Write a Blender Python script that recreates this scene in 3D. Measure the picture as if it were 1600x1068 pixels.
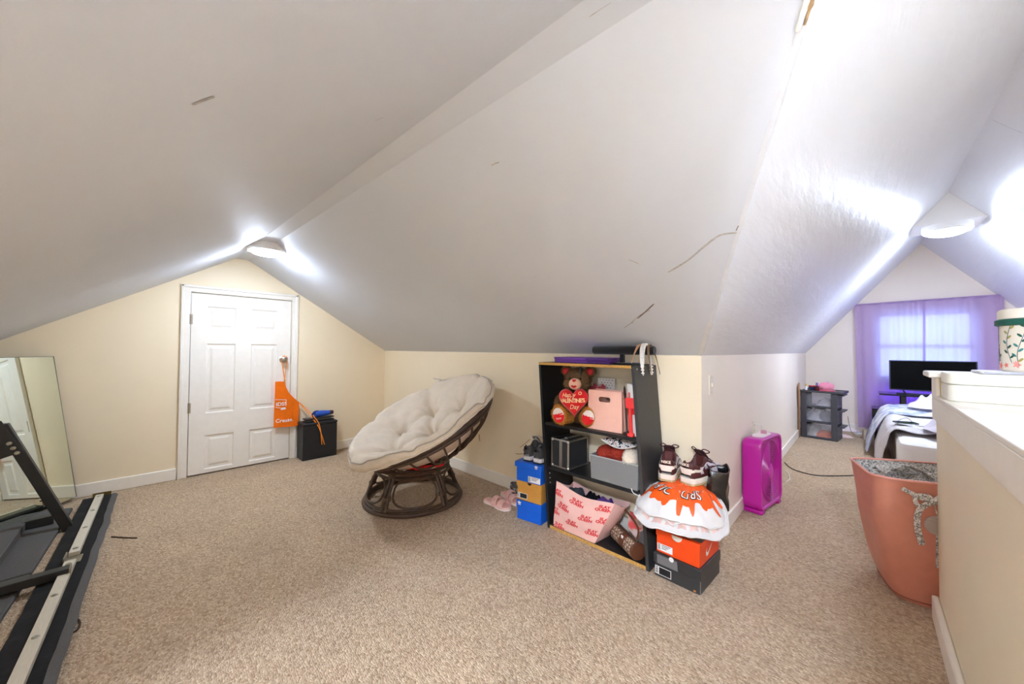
import bpy, bmesh, math, random
import numpy as np
from mathutils import Vector, Matrix, noise as mnoise
random.seed(7)
for o in list(bpy.data.objects): bpy.data.objects.remove(o, do_unlink=True)
SC = bpy.context.scene
COL = SC.collection
pi = math.pi
def R(d): return math.radians(d)

# ------------------------------------------------------------------ camera
F_PX, YAW, PITCH, ROLL, EYE = 570.13, 43.92, 1.144, 0.366, 1.15
_a = R(YAW)
_f0 = Vector((-math.sin(_a), math.cos(_a), 0)); _r0 = Vector((math.cos(_a), math.sin(_a), 0)); _u0 = Vector((0, 0, 1))
FW = _f0*math.cos(R(PITCH)) + _u0*math.sin(R(PITCH)); _u1 = _u0*math.cos(R(PITCH)) - _f0*math.sin(R(PITCH))
RT = _r0*math.cos(R(ROLL)) + _u1*math.sin(R(ROLL)); UP = _u1*math.cos(R(ROLL)) - _r0*math.sin(R(ROLL))
EYEV = Vector((0, 0, EYE))
cd = bpy.data.cameras.new('camera'); cam = bpy.data.objects.new('camera', cd); COL.objects.link(cam)
cd.sensor_fit = 'HORIZONTAL'; cd.sensor_width = 36; cd.lens = 36*F_PX/1600; cd.clip_start = .02; cd.clip_end = 200
cam.matrix_world = Matrix(((RT.x, UP.x, -FW.x, 0), (RT.y, UP.y, -FW.y, 0), (RT.z, UP.z, -FW.z, EYE), (0, 0, 0, 1)))
SC.camera = cam
def P(px, py, ax, val):
    """photo pixel -> point on the plane where coordinate ax equals val"""
    d = FW + RT*((px-800)/F_PX) + UP*((534-py)/F_PX)
    return EYEV + d*((val-EYEV[ax])/d[ax])

# ------------------------------------------------------------------ world, exposure
W = bpy.data.worlds.new('world'); SC.world = W; W.use_nodes = True
bg = W.node_tree.nodes['Background']; bg.inputs[0].default_value = (.40, .60, 1.0, 1); bg.inputs[1].default_value = .23
SC.view_settings.view_transform = 'Standard'; SC.view_settings.look = 'None'
SC.view_settings.gamma = 1; SC.view_settings.use_curve_mapping = False
SC.view_settings.exposure = 4.98
SC.cycles.use_denoising = True
SC.cycles.max_bounces = 16; SC.cycles.diffuse_bounces = 12; SC.cycles.glossy_bounces = 4; SC.cycles.transmission_bounces = 8; SC.cycles.transparent_max_bounces = 12
SC.cycles.sample_clamp_indirect = 8
LAMP_E = 5.0          # emission of the ceiling domes
LAMP_C = (.82, .95, 1.17, 1)
MAIN_E = 6.0           # dome under the high ridge
STAIR_FILL_E = 21.0         # unseen dome added over the stairs as fill

# added fill light at an unseen gable window behind the camera
ld = bpy.data.lights.new('added_window_fill', 'AREA'); ld.shape = 'RECTANGLE'; ld.size = .86; ld.size_y = .88; ld.energy = 0.5; ld.color = (.84, .94, 1.0)
lo_ = bpy.data.objects.new('added_window_fill', ld); COL.objects.link(lo_); lo_.location = (.571, -3.10, 1.225); lo_.rotation_euler = (R(90), 0, 0)

# ------------------------------------------------------------------ materials
def lin(c):
    return tuple(((v/255)/12.92 if v/255 <= .04045 else ((v/255+.055)/1.055)**2.4) for v in c)
class NT:
    def __init__(s, m): s.t = m.node_tree; s.n = s.t.nodes; s.bsdf = s.n['Principled BSDF']
    def add(s, typ, **kw):
        nd = s.n.new(typ)
        for k, v in kw.items():
            if k.startswith('i_'): nd.inputs[k[2:].replace('_', ' ')].default_value = v
            else: setattr(nd, k, v)
        return nd
    def link(s, a, b): s.t.links.new(a, b)
MATS = {}
def mat(name, rgb, rough=.6, spec=.4, metal=0, var=0, vscale=20, bump=0, bscale=60, stretch=(1, 1, 1), emit=None, trans=0, coat=0, sheen=0, bdist=.002, alpha=1):
    if name in MATS: return MATS[name]
    m = bpy.data.materials.new(name); m.use_nodes = True; t = NT(m); b = t.bsdf
    c = lin(rgb)
    b.inputs['Base Color'].default_value = (*c, 1); b.inputs['Roughness'].default_value = rough
    b.inputs['Specular IOR Level'].default_value = spec; b.inputs['Metallic'].default_value = metal
    b.inputs['Coat Weight'].default_value = coat; b.inputs['Sheen Weight'].default_value = sheen
    b.inputs['Transmission Weight'].default_value = trans; b.inputs['Alpha'].default_value = alpha
    if emit: b.inputs['Emission Color'].default_value = emit[0]; b.inputs['Emission Strength'].default_value = emit[1]
    if var or bump:
        tc = t.add('ShaderNodeTexCoord'); mp = t.add('ShaderNodeMapping'); mp.inputs['Scale'].default_value = stretch
        t.link(tc.outputs['Object'], mp.inputs[0])
    if var:
        nz = t.add('ShaderNodeTexNoise', i_Scale=vscale, i_Detail=5.0, i_Roughness=.6); t.link(mp.outputs[0], nz.inputs['Vector'])
        rp = t.add('ShaderNodeMapRange'); rp.inputs[1].default_value = .3; rp.inputs[2].default_value = .7; rp.inputs[3].default_value = 1-var; rp.inputs[4].default_value = 1+var
        t.link(nz.outputs[0], rp.inputs[0])
        mx = t.add('ShaderNodeVectorMath', operation='MULTIPLY'); mx.inputs[0].default_value = c
        t.link(rp.outputs[0], mx.inputs[1]); t.link(mx.outputs[0], b.inputs['Base Color'])
    if bump:
        nb = t.add('ShaderNodeTexNoise', i_Scale=bscale, i_Detail=4.0); t.link(mp.outputs[0], nb.inputs['Vector'])
        bp = t.add('ShaderNodeBump', i_Strength=bump, i_Distance=bdist); t.link(nb.outputs[0], bp.inputs['Height']); t.link(bp.outputs[0], b.inputs['Normal'])
    MATS[name] = m
    return m

# ------------------------------------------------------------------ mesh builder
class MB:
    def __init__(s): s.v = []; s.f = []
    def add(s, vs, fs):
        o = len(s.v); s.v += [tuple(v) for v in vs]; s.f += [tuple(i+o for i in f) for f in fs]; return s
    def box(s, x0, y0, z0, x1, y1, z1, M=None):
        vs = [Vector((x, y, z)) for x in (x0, x1) for y in (y0, y1) for z in (z0, z1)]
        if M is not None: vs = [M @ v for v in vs]
        return s.add(vs, [(0, 1, 3, 2), (4, 6, 7, 5), (0, 4, 5, 1), (2, 3, 7, 6), (0, 2, 6, 4), (1, 5, 7, 3)])
    def hexa(s, b, t):
        """box from 4 bottom and 4 top corners (counter-clockwise from above)"""
        return s.add(list(b)+list(t), [(3, 2, 1, 0), (4, 5, 6, 7), (0, 1, 5, 4), (1, 2, 6, 5), (2, 3, 7, 6), (3, 0, 4, 7)])
    def tube(s, pts, r, n=8, closed=False, cap=True, flat=1.0, flatdir=None):
        pts = [Vector(p) for p in pts]; m = len(pts)
        rs = r if isinstance(r, (list, tuple)) else [r]*m
        prev = None; rings = []
        for i, p in enumerate(pts):
            a = pts[(i-1) % m] if (closed or i > 0) else p
            c = pts[(i+1) % m] if (closed or i < m-1) else p
            t = (c-a)
            t = t.normalized() if t.length > 1e-9 else Vector((0, 0, 1))
            if flatdir is not None:
                nrm = Vector(flatdir) - t*Vector(flatdir).dot(t)
                if nrm.length < 1e-6: nrm = t.orthogonal()
            elif prev is None: nrm = t.orthogonal()
            else:
                nrm = prev - t*prev.dot(t)
                if nrm.length < 1e-6: nrm = t.orthogonal()
            nrm.normalize(); prev = nrm; bn = t.cross(nrm)
            rings.append([p + (nrm*math.cos(2*pi*k/n)*flat + bn*math.sin(2*pi*k/n))*rs[i] for k in range(n)])
        vs = [v for rg in rings for v in rg]; fs = []
        for i in range(m if closed else m-1):
            j = (i+1) % m
            off = 0
            if closed and i == m-1:
                best = min(range(n), key=lambda q: (rings[0][q]-rings[i][0]).length); off = best
            for k in range(n):
                k2 = (k+1) % n
                fs.append((i*n+k, i*n+k2, j*n+(k2+off) % n, j*n+(k+off) % n))
        if cap and not closed: fs += [tuple(reversed(range(n))), tuple((m-1)*n+k for k in range(n))]
        return s.add(vs, fs)
    def lathe(s, prof, n=24, M=None, a0=0, a1=2*pi):
        vs = []; fs = []; full = abs(a1-a0-2*pi) < 1e-6; cnt = n if full else n+1
        for (r, z) in prof:
            for k in range(cnt):
                a = a0+(a1-a0)*k/n; v = Vector((r*math.cos(a), r*math.sin(a), z)); vs.append(M @ v if M is not None else v)
        for i in range(len(prof)-1):
            for k in range(n):
                k2 = (k+1) % cnt; fs.append((i*cnt+k, i*cnt+k2, (i+1)*cnt+k2, (i+1)*cnt+k))
        if full:
            if prof[0][0] > 1e-6: fs.append(tuple(reversed(range(cnt))))
            if prof[-1][0] > 1e-6: fs.append(tuple((len(prof)-1)*cnt+k for k in range(cnt)))
        return s.add(vs, fs)
    def ell(s, c, r, n=16, m=10, M=None):
        c = Vector(c); vs = []; fs = []
        for i in range(m+1):
            t = pi*i/m
            for k in range(n):
                a = 2*pi*k/n; v = Vector((r[0]*math.sin(t)*math.cos(a), r[1]*math.sin(t)*math.sin(a), -r[2]*math.cos(t)))
                if M is not None: v = M @ v
                vs.append(c+v)
        for i in range(m):
            for k in range(n):
                k2 = (k+1) % n; fs.append((i*n+k, i*n+k2, (i+1)*n+k2, (i+1)*n+k))
        return s.add(vs, fs)
    def grid(s, fn, nu, nv, closeu=False):
        vs = [fn(u/nu, v/nv) for u in range(nu if closeu else nu+1) for v in range(nv+1)]; fs = []
        cu = nu if closeu else nu+1
        for u in range(nu):
            u2 = (u+1) % cu
            for v in range(nv): fs.append((u*(nv+1)+v, u2*(nv+1)+v, u2*(nv+1)+v+1, u*(nv+1)+v+1))
        return s.add(vs, fs)
    def sheet(s, fn, nu, nv, th):
        """a thin solid sheet: grid surface thickened along its normals"""
        g = [[Vector(fn(u/nu, v/nv)) for v in range(nv+1)] for u in range(nu+1)]
        def nm(u, v):
            a = g[min(u+1, nu)][v]-g[max(u-1, 0)][v]; b = g[u][min(v+1, nv)]-g[u][max(v-1, 0)]; c = a.cross(b)
            return c.normalized() if c.length > 1e-12 else Vector((0, 0, 1))
        N = (nu+1)*(nv+1); vs = [g[u][v] for u in range(nu+1) for v in range(nv+1)]
        vs += [g[u][v]-nm(u, v)*th for u in range(nu+1) for v in range(nv+1)]
        ix = lambda u, v: u*(nv+1)+v
        fs = []
        for u in range(nu):
            for v in range(nv):
                q = (ix(u, v), ix(u+1, v), ix(u+1, v+1), ix(u, v+1)); fs.append(q); fs.append(tuple(i+N for i in reversed(q)))
        for u in range(nu):
            fs.append((ix(u+1, 0), ix(u, 0), ix(u, 0)+N, ix(u+1, 0)+N)); fs.append((ix(u, nv), ix(u+1, nv), ix(u+1, nv)+N, ix(u, nv)+N))
        for v in range(nv):
            fs.append((ix(0, v), ix(0, v+1), ix(0, v+1)+N, ix(0, v)+N)); fs.append((ix(nu, v+1), ix(nu, v), ix(nu, v)+N, ix(nu, v+1)+N))
        return s.add(vs, fs)
    def prism(s, poly, h0, h1, fn=None):
        """extruded polygon; fn maps (x, y, h) to a point"""
        n = len(poly); fn = fn or (lambda x, y, h: Vector((x, y, h)))
        vs = [fn(x, y, h0) for x, y in poly]+[fn(x, y, h1) for x, y in poly]
        fs = [tuple(reversed(range(n))), tuple(n+i for i in range(n))]+[(i, (i+1) % n, n+(i+1) % n, n+i) for i in range(n)]
        return s.add(vs, fs)
    def tf(s, M): s.v = [tuple(M @ Vector(v)) for v in s.v]; return s
def mesh_of(mb, name, smooth=True, ang=35, fix=True):
    me = bpy.data.meshes.new(name); me.from_pydata(mb.v, [], mb.f)
    if fix:
        bm = bmesh.new(); bm.from_mesh(me); bmesh.ops.remove_doubles(bm, verts=bm.verts, dist=1e-6)
        bmesh.ops.recalc_face_normals(bm, faces=bm.faces); bm.to_mesh(me); bm.free()
    if smooth and len(me.polygons):
        me.polygons.foreach_set('use_smooth', [True]*len(me.polygons)); me.set_sharp_from_angle(angle=R(ang))
    me.update(); return me
def obj(name, mb, m, parent=None, smooth=True, ang=35, bevel=0, seg=2, sub=0, fix=True, label=None, kind=None):
    me = mb if isinstance(mb, bpy.types.Mesh) else mesh_of(mb, name, smooth, ang, fix)
    if m is not None: me.materials.clear(); me.materials.append(m)
    o = bpy.data.objects.new(name, me); COL.objects.link(o)
    if parent is not None: o.parent = parent
    if bevel:
        bv = o.modifiers.new('bevel', 'BEVEL'); bv.width = bevel; bv.segments = seg; bv.limit_method = 'ANGLE'; bv.angle_limit = R(40); bv.harden_normals = False
    if sub:
        ss = o.modifiers.new('sub', 'SUBSURF'); ss.levels = sub; ss.render_levels = sub
    if label: o['label'] = label
    if kind: o['kind'] = kind
    return o
def thing(name, label, cat, loc=(0, 0, 0), rz=0, group=None):
    o = bpy.data.objects.new(name, None); COL.objects.link(o); o.empty_display_size = .05
    o.location = loc; o.rotation_euler = (0, 0, rz); o['label'] = label; o['category'] = cat
    if group: o['group'] = group
    return o
def tag(o, label, cat, group=None):
    o['label'] = label; o['category'] = cat
    if group: o['group'] = group
    return o
def struct(o): o['kind'] = 'structure'; return o
def curve_mesh(outlines, depth=0):
    """flat filled shape from closed 2D outlines (inner outlines become holes)"""
    cu = bpy.data.curves.new('shape', 'CURVE'); cu.dimensions = '2D'; cu.fill_mode = 'BOTH'; cu.extrude = depth/2
    for ol in outlines:
        sp = cu.splines.new('POLY'); sp.points.add(len(ol)-1); sp.use_cyclic_u = True
        for p, (x, y) in zip(sp.points, ol): p.co = (x, y, 0, 1)
    return _curve_to_mesh(cu)
def _curve_to_mesh(cu):
    ob = bpy.data.objects.new('tmp', cu); COL.objects.link(ob)
    dg = bpy.context.evaluated_depsgraph_get(); me = bpy.data.meshes.new_from_object(ob.evaluated_get(dg))
    bpy.data.objects.remove(ob); return me
def text_mesh(s, size, off=0, shear=0, spacing=1, line=1, depth=0):
    cu = bpy.data.curves.new('lettering', 'FONT'); cu.body = s; cu.size = size; cu.align_x = 'CENTER'; cu.align_y = 'CENTER'
    cu.offset = off; cu.shear = shear; cu.resolution_u = 3; cu.space_character = spacing; cu.space_line = line; cu.extrude = depth/2
    return _curve_to_mesh(cu)
def remap(me, fn, tri=False, cut=0):
    if cut:
        bm = bmesh.new(); bm.from_mesh(me); bmesh.ops.triangulate(bm, faces=bm.faces); bmesh.ops.subdivide_edges(bm, edges=bm.edges, cuts=cut, use_grid_fill=True); bm.to_mesh(me); bm.free()
    for v in me.vertices: v.co = fn(v.co)
    me.update(); return me
def arc(c, r, a0, a1, n, ax='xz'):
    out = []
    for i in range(n+1):
        a = a0+(a1-a0)*i/n; u, v = r*math.cos(a), r*math.sin(a)
        d = {'xy': (u, v, 0), 'xz': (u, 0, v), 'yz': (0, u, v)}[ax]; out.append(Vector(c)+Vector(d))
    return out
def rrect(w, h, r, n=5, cx=0, cy=0):
    out = []
    for qx, qy, a in ((1, 1, 0), (-1, 1, 90), (-1, -1, 180), (1, -1, 270)):
        for i in range(n+1):
            t = R(a+90*i/n); out.append((cx+qx*(w/2-r)+r*math.cos(t), cy+qy*(h/2-r)+r*math.sin(t)))
    return out
def spline(pts, n=8, closed=False):
    """Catmull-Rom through the points"""
    pts = [Vector(p) for p in pts]; m = len(pts); out = []
    for i in range(m if closed else m-1):
        if closed: a, b, c, d = (pts[(i+k) % m] for k in (-1, 0, 1, 2))
        else: a, b, c, d = pts[max(i-1, 0)], pts[i], pts[i+1], pts[min(i+2, m-1)]
        for k in range(n):
            t = k/n; out.append(.5*((2*b)+(c-a)*t+(2*a-5*b+4*c-d)*t*t+(3*b-a-3*c+d)*t**3))
    if not closed: out.append(pts[-1])
    return out
def N3(x, y, z): return mnoise.noise(Vector((x, y, z)))
# ------------------------------------------------------------------ the room
XL, YA, XB, K, YF = -4.315, 2.185, -.647, 1.121, 7.287
YAP, ZW, FLAT = .716, 2.0, .05            # wing ridge (a flat strip 2*FLAT wide)
XAP, ZM = .566, 2.594                     # main ridge
SWR = (ZW-K)/(YA-(YAP+FLAT)); SWL = .62
SM = (ZM-K)/(XAP-XB)
YLK = YAP-FLAT-(ZW-K)/SWL                 # knee wall on the other side of the wing
XR = XAP+(ZM-K)/SM                        # right knee wall of the main attic
YB = -3.2
ZI = 1.90                                 # the wing ridge sags a little towards the main attic
XI = XB+(ZI-K)/SM

# carpet
m = bpy.data.materials.new('berber_carpet'); m.use_nodes = True; t = NT(m); b = t.bsdf
tc = t.add('ShaderNodeTexCoord'); mp = t.add('ShaderNodeMapping'); mp.inputs['Scale'].default_value = (1, 1.45, 1); mp.inputs['Rotation'].default_value = (0, 0, .08); t.link(tc.outputs['Object'], mp.inputs[0])
wn = t.add('ShaderNodeTexNoise', i_Scale=30.0, i_Detail=2.0); t.link(mp.outputs[0], wn.inputs['Vector'])
mixv = t.add('ShaderNodeMix', data_type='VECTOR'); mixv.inputs[0].default_value = .012; t.link(mp.outputs[0], mixv.inputs[4]); t.link(wn.outputs['Color'], mixv.inputs[5])
vo = t.add('ShaderNodeTexVoronoi', i_Scale=105.0, i_Randomness=.7); t.link(mixv.outputs[1], vo.inputs['Vector'])
fine = t.add('ShaderNodeTexNoise', i_Scale=420.0, i_Detail=3.0); t.link(tc.outputs['Object'], fine.inputs['Vector'])
big = t.add('ShaderNodeTexNoise', i_Scale=2.2, i_Detail=4.0); t.link(tc.outputs['Object'], big.inputs['Vector'])
sep = t.add('ShaderNodeSeparateColor'); t.link(vo.outputs['Color'], sep.inputs[0])
r1 = t.add('ShaderNodeValToRGB'); r1.color_ramp.elements[0].color = (*lin((166, 138, 108)), 1); r1.color_ramp.elements[1].color = (*lin((220, 197, 165)), 1)
e = r1.color_ramp.elements.new(.30); e.color = (*lin((188, 161, 130)), 1); e = r1.color_ramp.elements.new(.72); e.color = (*lin((203, 177, 146)), 1)
t.link(sep.outputs[0], r1.inputs[0])
r2 = t.add('ShaderNodeMapRange'); r2.inputs[1].default_value = .3; r2.inputs[2].default_value = .75; r2.inputs[3].default_value = .90; r2.inputs[4].default_value = 1.06; t.link(big.outputs[0], r2.inputs[0])
r3 = t.add('ShaderNodeMapRange'); r3.inputs[1].default_value = .3; r3.inputs[2].default_value = .7; r3.inputs[3].default_value = .70; r3.inputs[4].default_value = 1.16; t.link(fine.outputs[0], r3.inputs[0])
mu = t.add('ShaderNodeMath', operation='MULTIPLY'); t.link(r2.outputs[0], mu.inputs[0]); t.link(r3.outputs[0], mu.inputs[1])
vm = t.add('ShaderNodeVectorMath', operation='MULTIPLY'); t.link(r1.outputs[0], vm.inputs[0]); t.link(mu.outputs[0], vm.inputs[1]); t.link(vm.outputs[0], b.inputs['Base Color'])
hs = t.add('ShaderNodeMath', operation='MULTIPLY_ADD'); hs.inputs[1].default_value = -1.0; hs.inputs[2].default_value = 1.0; t.link(vo.outputs['Distance'], hs.inputs[0])
bp = t.add('ShaderNodeBump', i_Strength=.9, i_Distance=.006); t.link(hs.outputs[0], bp.inputs['Height']); t.link(bp.outputs[0], b.inputs['Normal'])
b.inputs['Roughness'].default_value = .95; b.inputs['Specular IOR Level'].default_value = .15; b.inputs['Sheen Weight'].default_value = .15
CARPET = m
floor = struct(obj('floor', MB().add([(XL-.05, YB, 0), (XR+.05, YB, 0), (XR+.05, YF+.1, 0), (XL-.05, YF+.1, 0)], [(0, 1, 2, 3)]), CARPET))

def paint(name, rgb, rough, streak, rot=0, bstr=.25, var=.03):
    m = bpy.data.materials.new(name); m.use_nodes = True; t = NT(m); b = t.bsdf
    tc = t.add('ShaderNodeTexCoord'); mp = t.add('ShaderNodeMapping'); mp.inputs['Scale'].default_value = streak; t.link(tc.outputs['Object'], mp.inputs[0])
    n1 = t.add('ShaderNodeTexNoise', i_Scale=2.0, i_Detail=3.0, i_Roughness=.55); t.link(mp.outputs[0], n1.inputs['Vector'])
    n2 = t.add('ShaderNodeTexNoise', i_Scale=150.0, i_Detail=2.0); t.link(tc.outputs['Object'], n2.inputs['Vector'])
    n3 = t.add('ShaderNodeTexNoise', i_Scale=1.3, i_Detail=5.0); t.link(tc.outputs['Object'], n3.inputs['Vector'])
    rp = t.add('ShaderNodeMapRange'); rp.inputs[1].default_value = .3; rp.inputs[2].default_value = .7; rp.inputs[3].default_value = 1-var; rp.inputs[4].default_value = 1+var*.6; t.link(n3.outputs[0], rp.inputs[0])
    vm = t.add('ShaderNodeVectorMath', operation='MULTIPLY'); vm.inputs[0].default_value = lin(rgb); t.link(rp.outputs[0], vm.inputs[1]); t.link(vm.outputs[0], b.inputs['Base Color'])
    rr = t.add('ShaderNodeMapRange'); rr.inputs[1].default_value = .1; rr.inputs[2].default_value = .9; rr.inputs[3].default_value = rough-.04; rr.inputs[4].default_value = rough+.06; t.link(n1.outputs[0], rr.inputs[0]); t.link(rr.outputs[0], b.inputs['Roughness'])
    b1 = t.add('ShaderNodeBump', i_Strength=bstr, i_Distance=.007); t.link(n1.outputs[0], b1.inputs['Height'])
    b2 = t.add('ShaderNodeBump', i_Strength=.06, i_Distance=.003); t.link(n2.outputs[0], b2.inputs['Height']); t.link(b1.outputs[0], b2.inputs['Normal']); t.link(b2.outputs[0], b.inputs['Normal'])
    return m
CEIL_W = paint('ceiling_wing_shaded', (216, 220, 227), .58, (1.2, 5, 5), bstr=.3)  # wing shade put into the colour, greyer than the main ceiling
CEIL_M = paint('ceiling_main_lit', (233, 235, 239), .38, (9, 1.6, 9), bstr=.5)  # brighter light of the main slopes put into the colour
WALLP = paint('cream_wall_paint', (244, 228, 196), .5, (3, 3, 1), bstr=.10, var=.04)
WALLM = paint('cream_paint_bluer_lit', (242, 231, 215), .5, (3, 3, 1), bstr=.10, var=.04)  # same cream paint with the main attic's bluer light put into it
TRIM = mat('white_trim_paint', (240, 234, 222), .38, .5, var=.02, bump=.05, bscale=40)

def poly(name, vs, m, tri=False):
    mb = MB(); mb.add(vs, [tuple(range(len(vs)))]); me = bpy.data.meshes.new(name); me.from_pydata(mb.v, [], mb.f)
    bm = bmesh.new(); bm.from_mesh(me); bmesh.ops.triangulate(bm, faces=bm.faces); bm.to_mesh(me); bm.free(); me.materials.append(m)
    o = bpy.data.objects.new(name, me); COL.objects.link(o); return struct(o)
def bilin(name, a, b_, c, d, m):
    a, b_, c, d = map(Vector, (a, b_, c, d))
    o = obj(name, MB().grid(lambda u, v: a.lerp(b_, u).lerp(d.lerp(c, u), v), 16, 6), m, fix=False); return struct(o)
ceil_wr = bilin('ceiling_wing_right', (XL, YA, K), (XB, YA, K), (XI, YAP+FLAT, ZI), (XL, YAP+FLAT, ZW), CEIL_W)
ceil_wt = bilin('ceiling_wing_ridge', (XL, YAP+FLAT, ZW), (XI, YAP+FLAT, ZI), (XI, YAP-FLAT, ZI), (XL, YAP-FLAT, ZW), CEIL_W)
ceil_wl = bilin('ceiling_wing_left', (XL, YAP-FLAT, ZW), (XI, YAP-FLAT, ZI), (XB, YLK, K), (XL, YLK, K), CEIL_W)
ceil_ml = poly('ceiling_main_left', [(XB, YA, K), (XB, YF, K), (XAP, YF, ZM), (XAP, YB, ZM), (XB, YB, K), (XB, YLK, K), (XI, YAP-FLAT, ZI), (XI, YAP+FLAT, ZI)], CEIL_M)
ceil_mr = poly('ceiling_main_right', [(XAP, YB, ZM), (XAP, YF, ZM), (XR, YF, K), (XR, YB, K)], CEIL_M)
# end wall of the wing, round the door opening
D0, D1, DH = .350, 1.146, 1.640
C0, C1, CH = .284, 1.203, 1.705
def wz(y):
    if y > YAP+FLAT: return ZW-(y-YAP-FLAT)*SWR
    if y < YAP-FLAT: return ZW-(YAP-FLAT-y)*SWL
    return ZW
poly('wall_left', [(XL, YLK, 0), (XL, D0, 0), (XL, D0, DH), (XL, D1, DH), (XL, D1, 0), (XL, YA, 0), (XL, YA, K), (XL, YAP+FLAT, ZW), (XL, YAP-FLAT, ZW), (XL, YLK, K)], WALLP)
poly('wall_knee_right', [(XL, YA, 0), (XB, YA, 0), (XB, YA, K), (XL, YA, K)], WALLP)
poly('wall_knee_left', [(XL, YLK, 0), (XB, YLK, 0), (XB, YLK, K), (XL, YLK, K)], WALLP)
poly('wall_main_left', [(XB, YA, 0), (XB, YF, 0), (XB, YF, K), (XB, YA, K)], WALLM)
poly('wall_main_near', [(XB, YLK, 0), (XB, YB, 0), (XB, YB, K), (XB, YLK, K)], WALLM)
poly('wall_main_right', [(XR, YB, 0), (XR, YF, 0), (XR, YF, K), (XR, YB, K)], WALLM)
WX0, WX1, WZ0, WZ1 = .128, 1.015, .765, 1.685
def gable(name, y):
    mb = MB()
    mb.add([(XB, y, 0), (WX0, y, 0), (WX0, y, WZ0), (WX0, y, WZ1), (WX0, y, K+(WX0-XB)*SM), (XB, y, K)], [(0, 1, 2, 3, 4, 5)])
    mb.add([(WX1, y, 0), (XR, y, 0), (XR, y, K), (WX1, y, K+(XR-WX1)*SM), (WX1, y, WZ1), (WX1, y, WZ0)], [(0, 1, 2, 3, 4, 5)])
    mb.add([(WX0, y, 0), (WX1, y, 0), (WX1, y, WZ0), (WX0, y, WZ0)], [(0, 1, 2, 3)])
    mb.add([(WX0, y, WZ1), (WX1, y, WZ1), (WX1, y, K+(XR-WX1)*SM), (XAP, y, ZM), (WX0, y, K+(WX0-XB)*SM)], [(0, 1, 2, 3, 4)])
    return struct(obj(name, mb, WALLM, smooth=False))
gable('wall_back', YF); gable('wall_front', YB)
# window: reveal, sashes, panes
GLASS = mat('window_glass', (255, 255, 255), .02, .5, trans=1)
def window(name, y, s):
    d = .10*s
    mb = MB()
    for x0, z0, x1, z1 in ((WX0-.0, WZ0-.02, WX1, WZ0), (WX0, WZ1, WX1, WZ1+.02), (WX0-.02, WZ0-.02, WX0, WZ1+.02), (WX1, WZ0-.02, WX1+.02, WZ1+.02)):
        mb.box(x0, min(y, y+d), z0, x1, max(y, y+d), z1)
    w = struct(obj(name, mb, TRIM, bevel=.003))
    zm = .5*(WZ0+WZ1); xm = .5*(WX0+WX1)
    for i, (z0, z1, dy) in enumerate(((WZ0, zm+.02, .04), (zm-.02, WZ1, .065))):
        yy = y+dy*s; mb = MB(); f = .045
        for x0, a0, x1, a1 in ((WX0, z0, WX1, z0+f), (WX0, z1-f, WX1, z1), (WX0, z0, WX0+f, z1), (WX1-f, z0, WX1, z1)): mb.box(x0, yy-.012, a0, x1, yy+.012, a1)
        sash = obj('sash', mb, TRIM, w, bevel=.002)
        obj('pane', MB().box(WX0+f, yy-.002, z0+f, WX1-f, yy+.002, z1-f), GLASS, sash)
    mb = MB()
    for x0, a0, x1, a1 in ((WX0-.07, WZ0-.07, WX0, WZ1+.07), (WX1, WZ0-.07, WX1+.07, WZ1+.07), (WX0, WZ1, WX1, WZ1+.07), (WX0, WZ0-.07, WX1, WZ0)):
        mb.box(x0, min(y, y-.018*s), a0, x1, max(y, y-.018*s), a1)
    obj('casing', mb, TRIM, w, bevel=.004)
    return w
window('window_1', YF, 1); window('added_window', YB, -1)  # second window is unseen, added to light the room from behind
# baseboards
BH, BT = .10, .015
def bb(name, x0, y0, x1, y1, h=BH):
    mb = MB().box(min(x0, x1), min(y0, y1), 0, max(x0, x1), max(y0, y1), h)
    return struct(obj(name, mb, TRIM, bevel=.006, seg=2))
bb('baseboard_left_near', XL, YLK, XL+BT, C0-.002); bb('baseboard_left_far', XL, C1+.002, XL+BT, YA-BT)
bb('baseboard_knee_right', XL+BT, YA-BT, XB+BT, YA); bb('baseboard_main_left', XB, YA, XB+BT, YF-BT)
bb('baseboard_back', XB, YF-BT, XR, YF)
# corner bead along the hip between the two ceilings
h0 = Vector((XB, YA, K)); h1 = Vector((XI, YAP+FLAT, ZI)); hd = (h1-h0).normalized()
nw = Vector((0, -SWR, -1)).normalized() * 1.0
def bead(t0, t1, w, th=.004, dx=0):
    a = h0.lerp(h1, t0); b_ = h0.lerp(h1, t1); mb = MB()
    # two narrow flanges lying on the two slopes
    sw = Vector((-1, 0, 0)); smv = Vector((0, 1, 0))
    nW = Vector((0, -SWR, -1)).normalized(); nM = Vector((SM, 0, -1)).normalized()
    sw = (sw - hd*sw.dot(hd)); sw = (sw-nW*sw.dot(nW)).normalized(); smv = smv-hd*smv.dot(hd); smv = (smv-nM*smv.dot(nM)).normalized()
    mid = (nW+nM).normalized()*th
    A = [a+sw*w+nW*.0006, a+mid, a+smv*w+nM*.0006, a-mid*.2]; B = [b_+sw*w+nW*.0006, b_+mid, b_+smv*w+nM*.0006, b_-mid*.2]
    mb.add(A+B, [(0, 1, 5, 4), (1, 2, 6, 5), (2, 3, 7, 6), (3, 0, 4, 7), (0, 3, 2, 1), (4, 5, 6, 7)])
    return mb
BEADM = mat('corner_bead_paint', (224, 226, 230), .5, .4, var=.04)
trim = struct(obj('trim_1', bead(.0, .885, .011), BEADM, smooth=False))
obj('corner_tape', bead(.0, .20, .016, .003), mat('old_tape', (226, 224, 220), .6, var=.05), trim, smooth=False)
mb = MB()   # torn stretch of the corner where brown paper shows
pts = []
for i in range(26):
    tt = .885+.115*i/25; q = h0.lerp(h1, tt); j = .002+.007*abs(N3(i*.37, 2, 5))
    pts.append((q, j))
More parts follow.
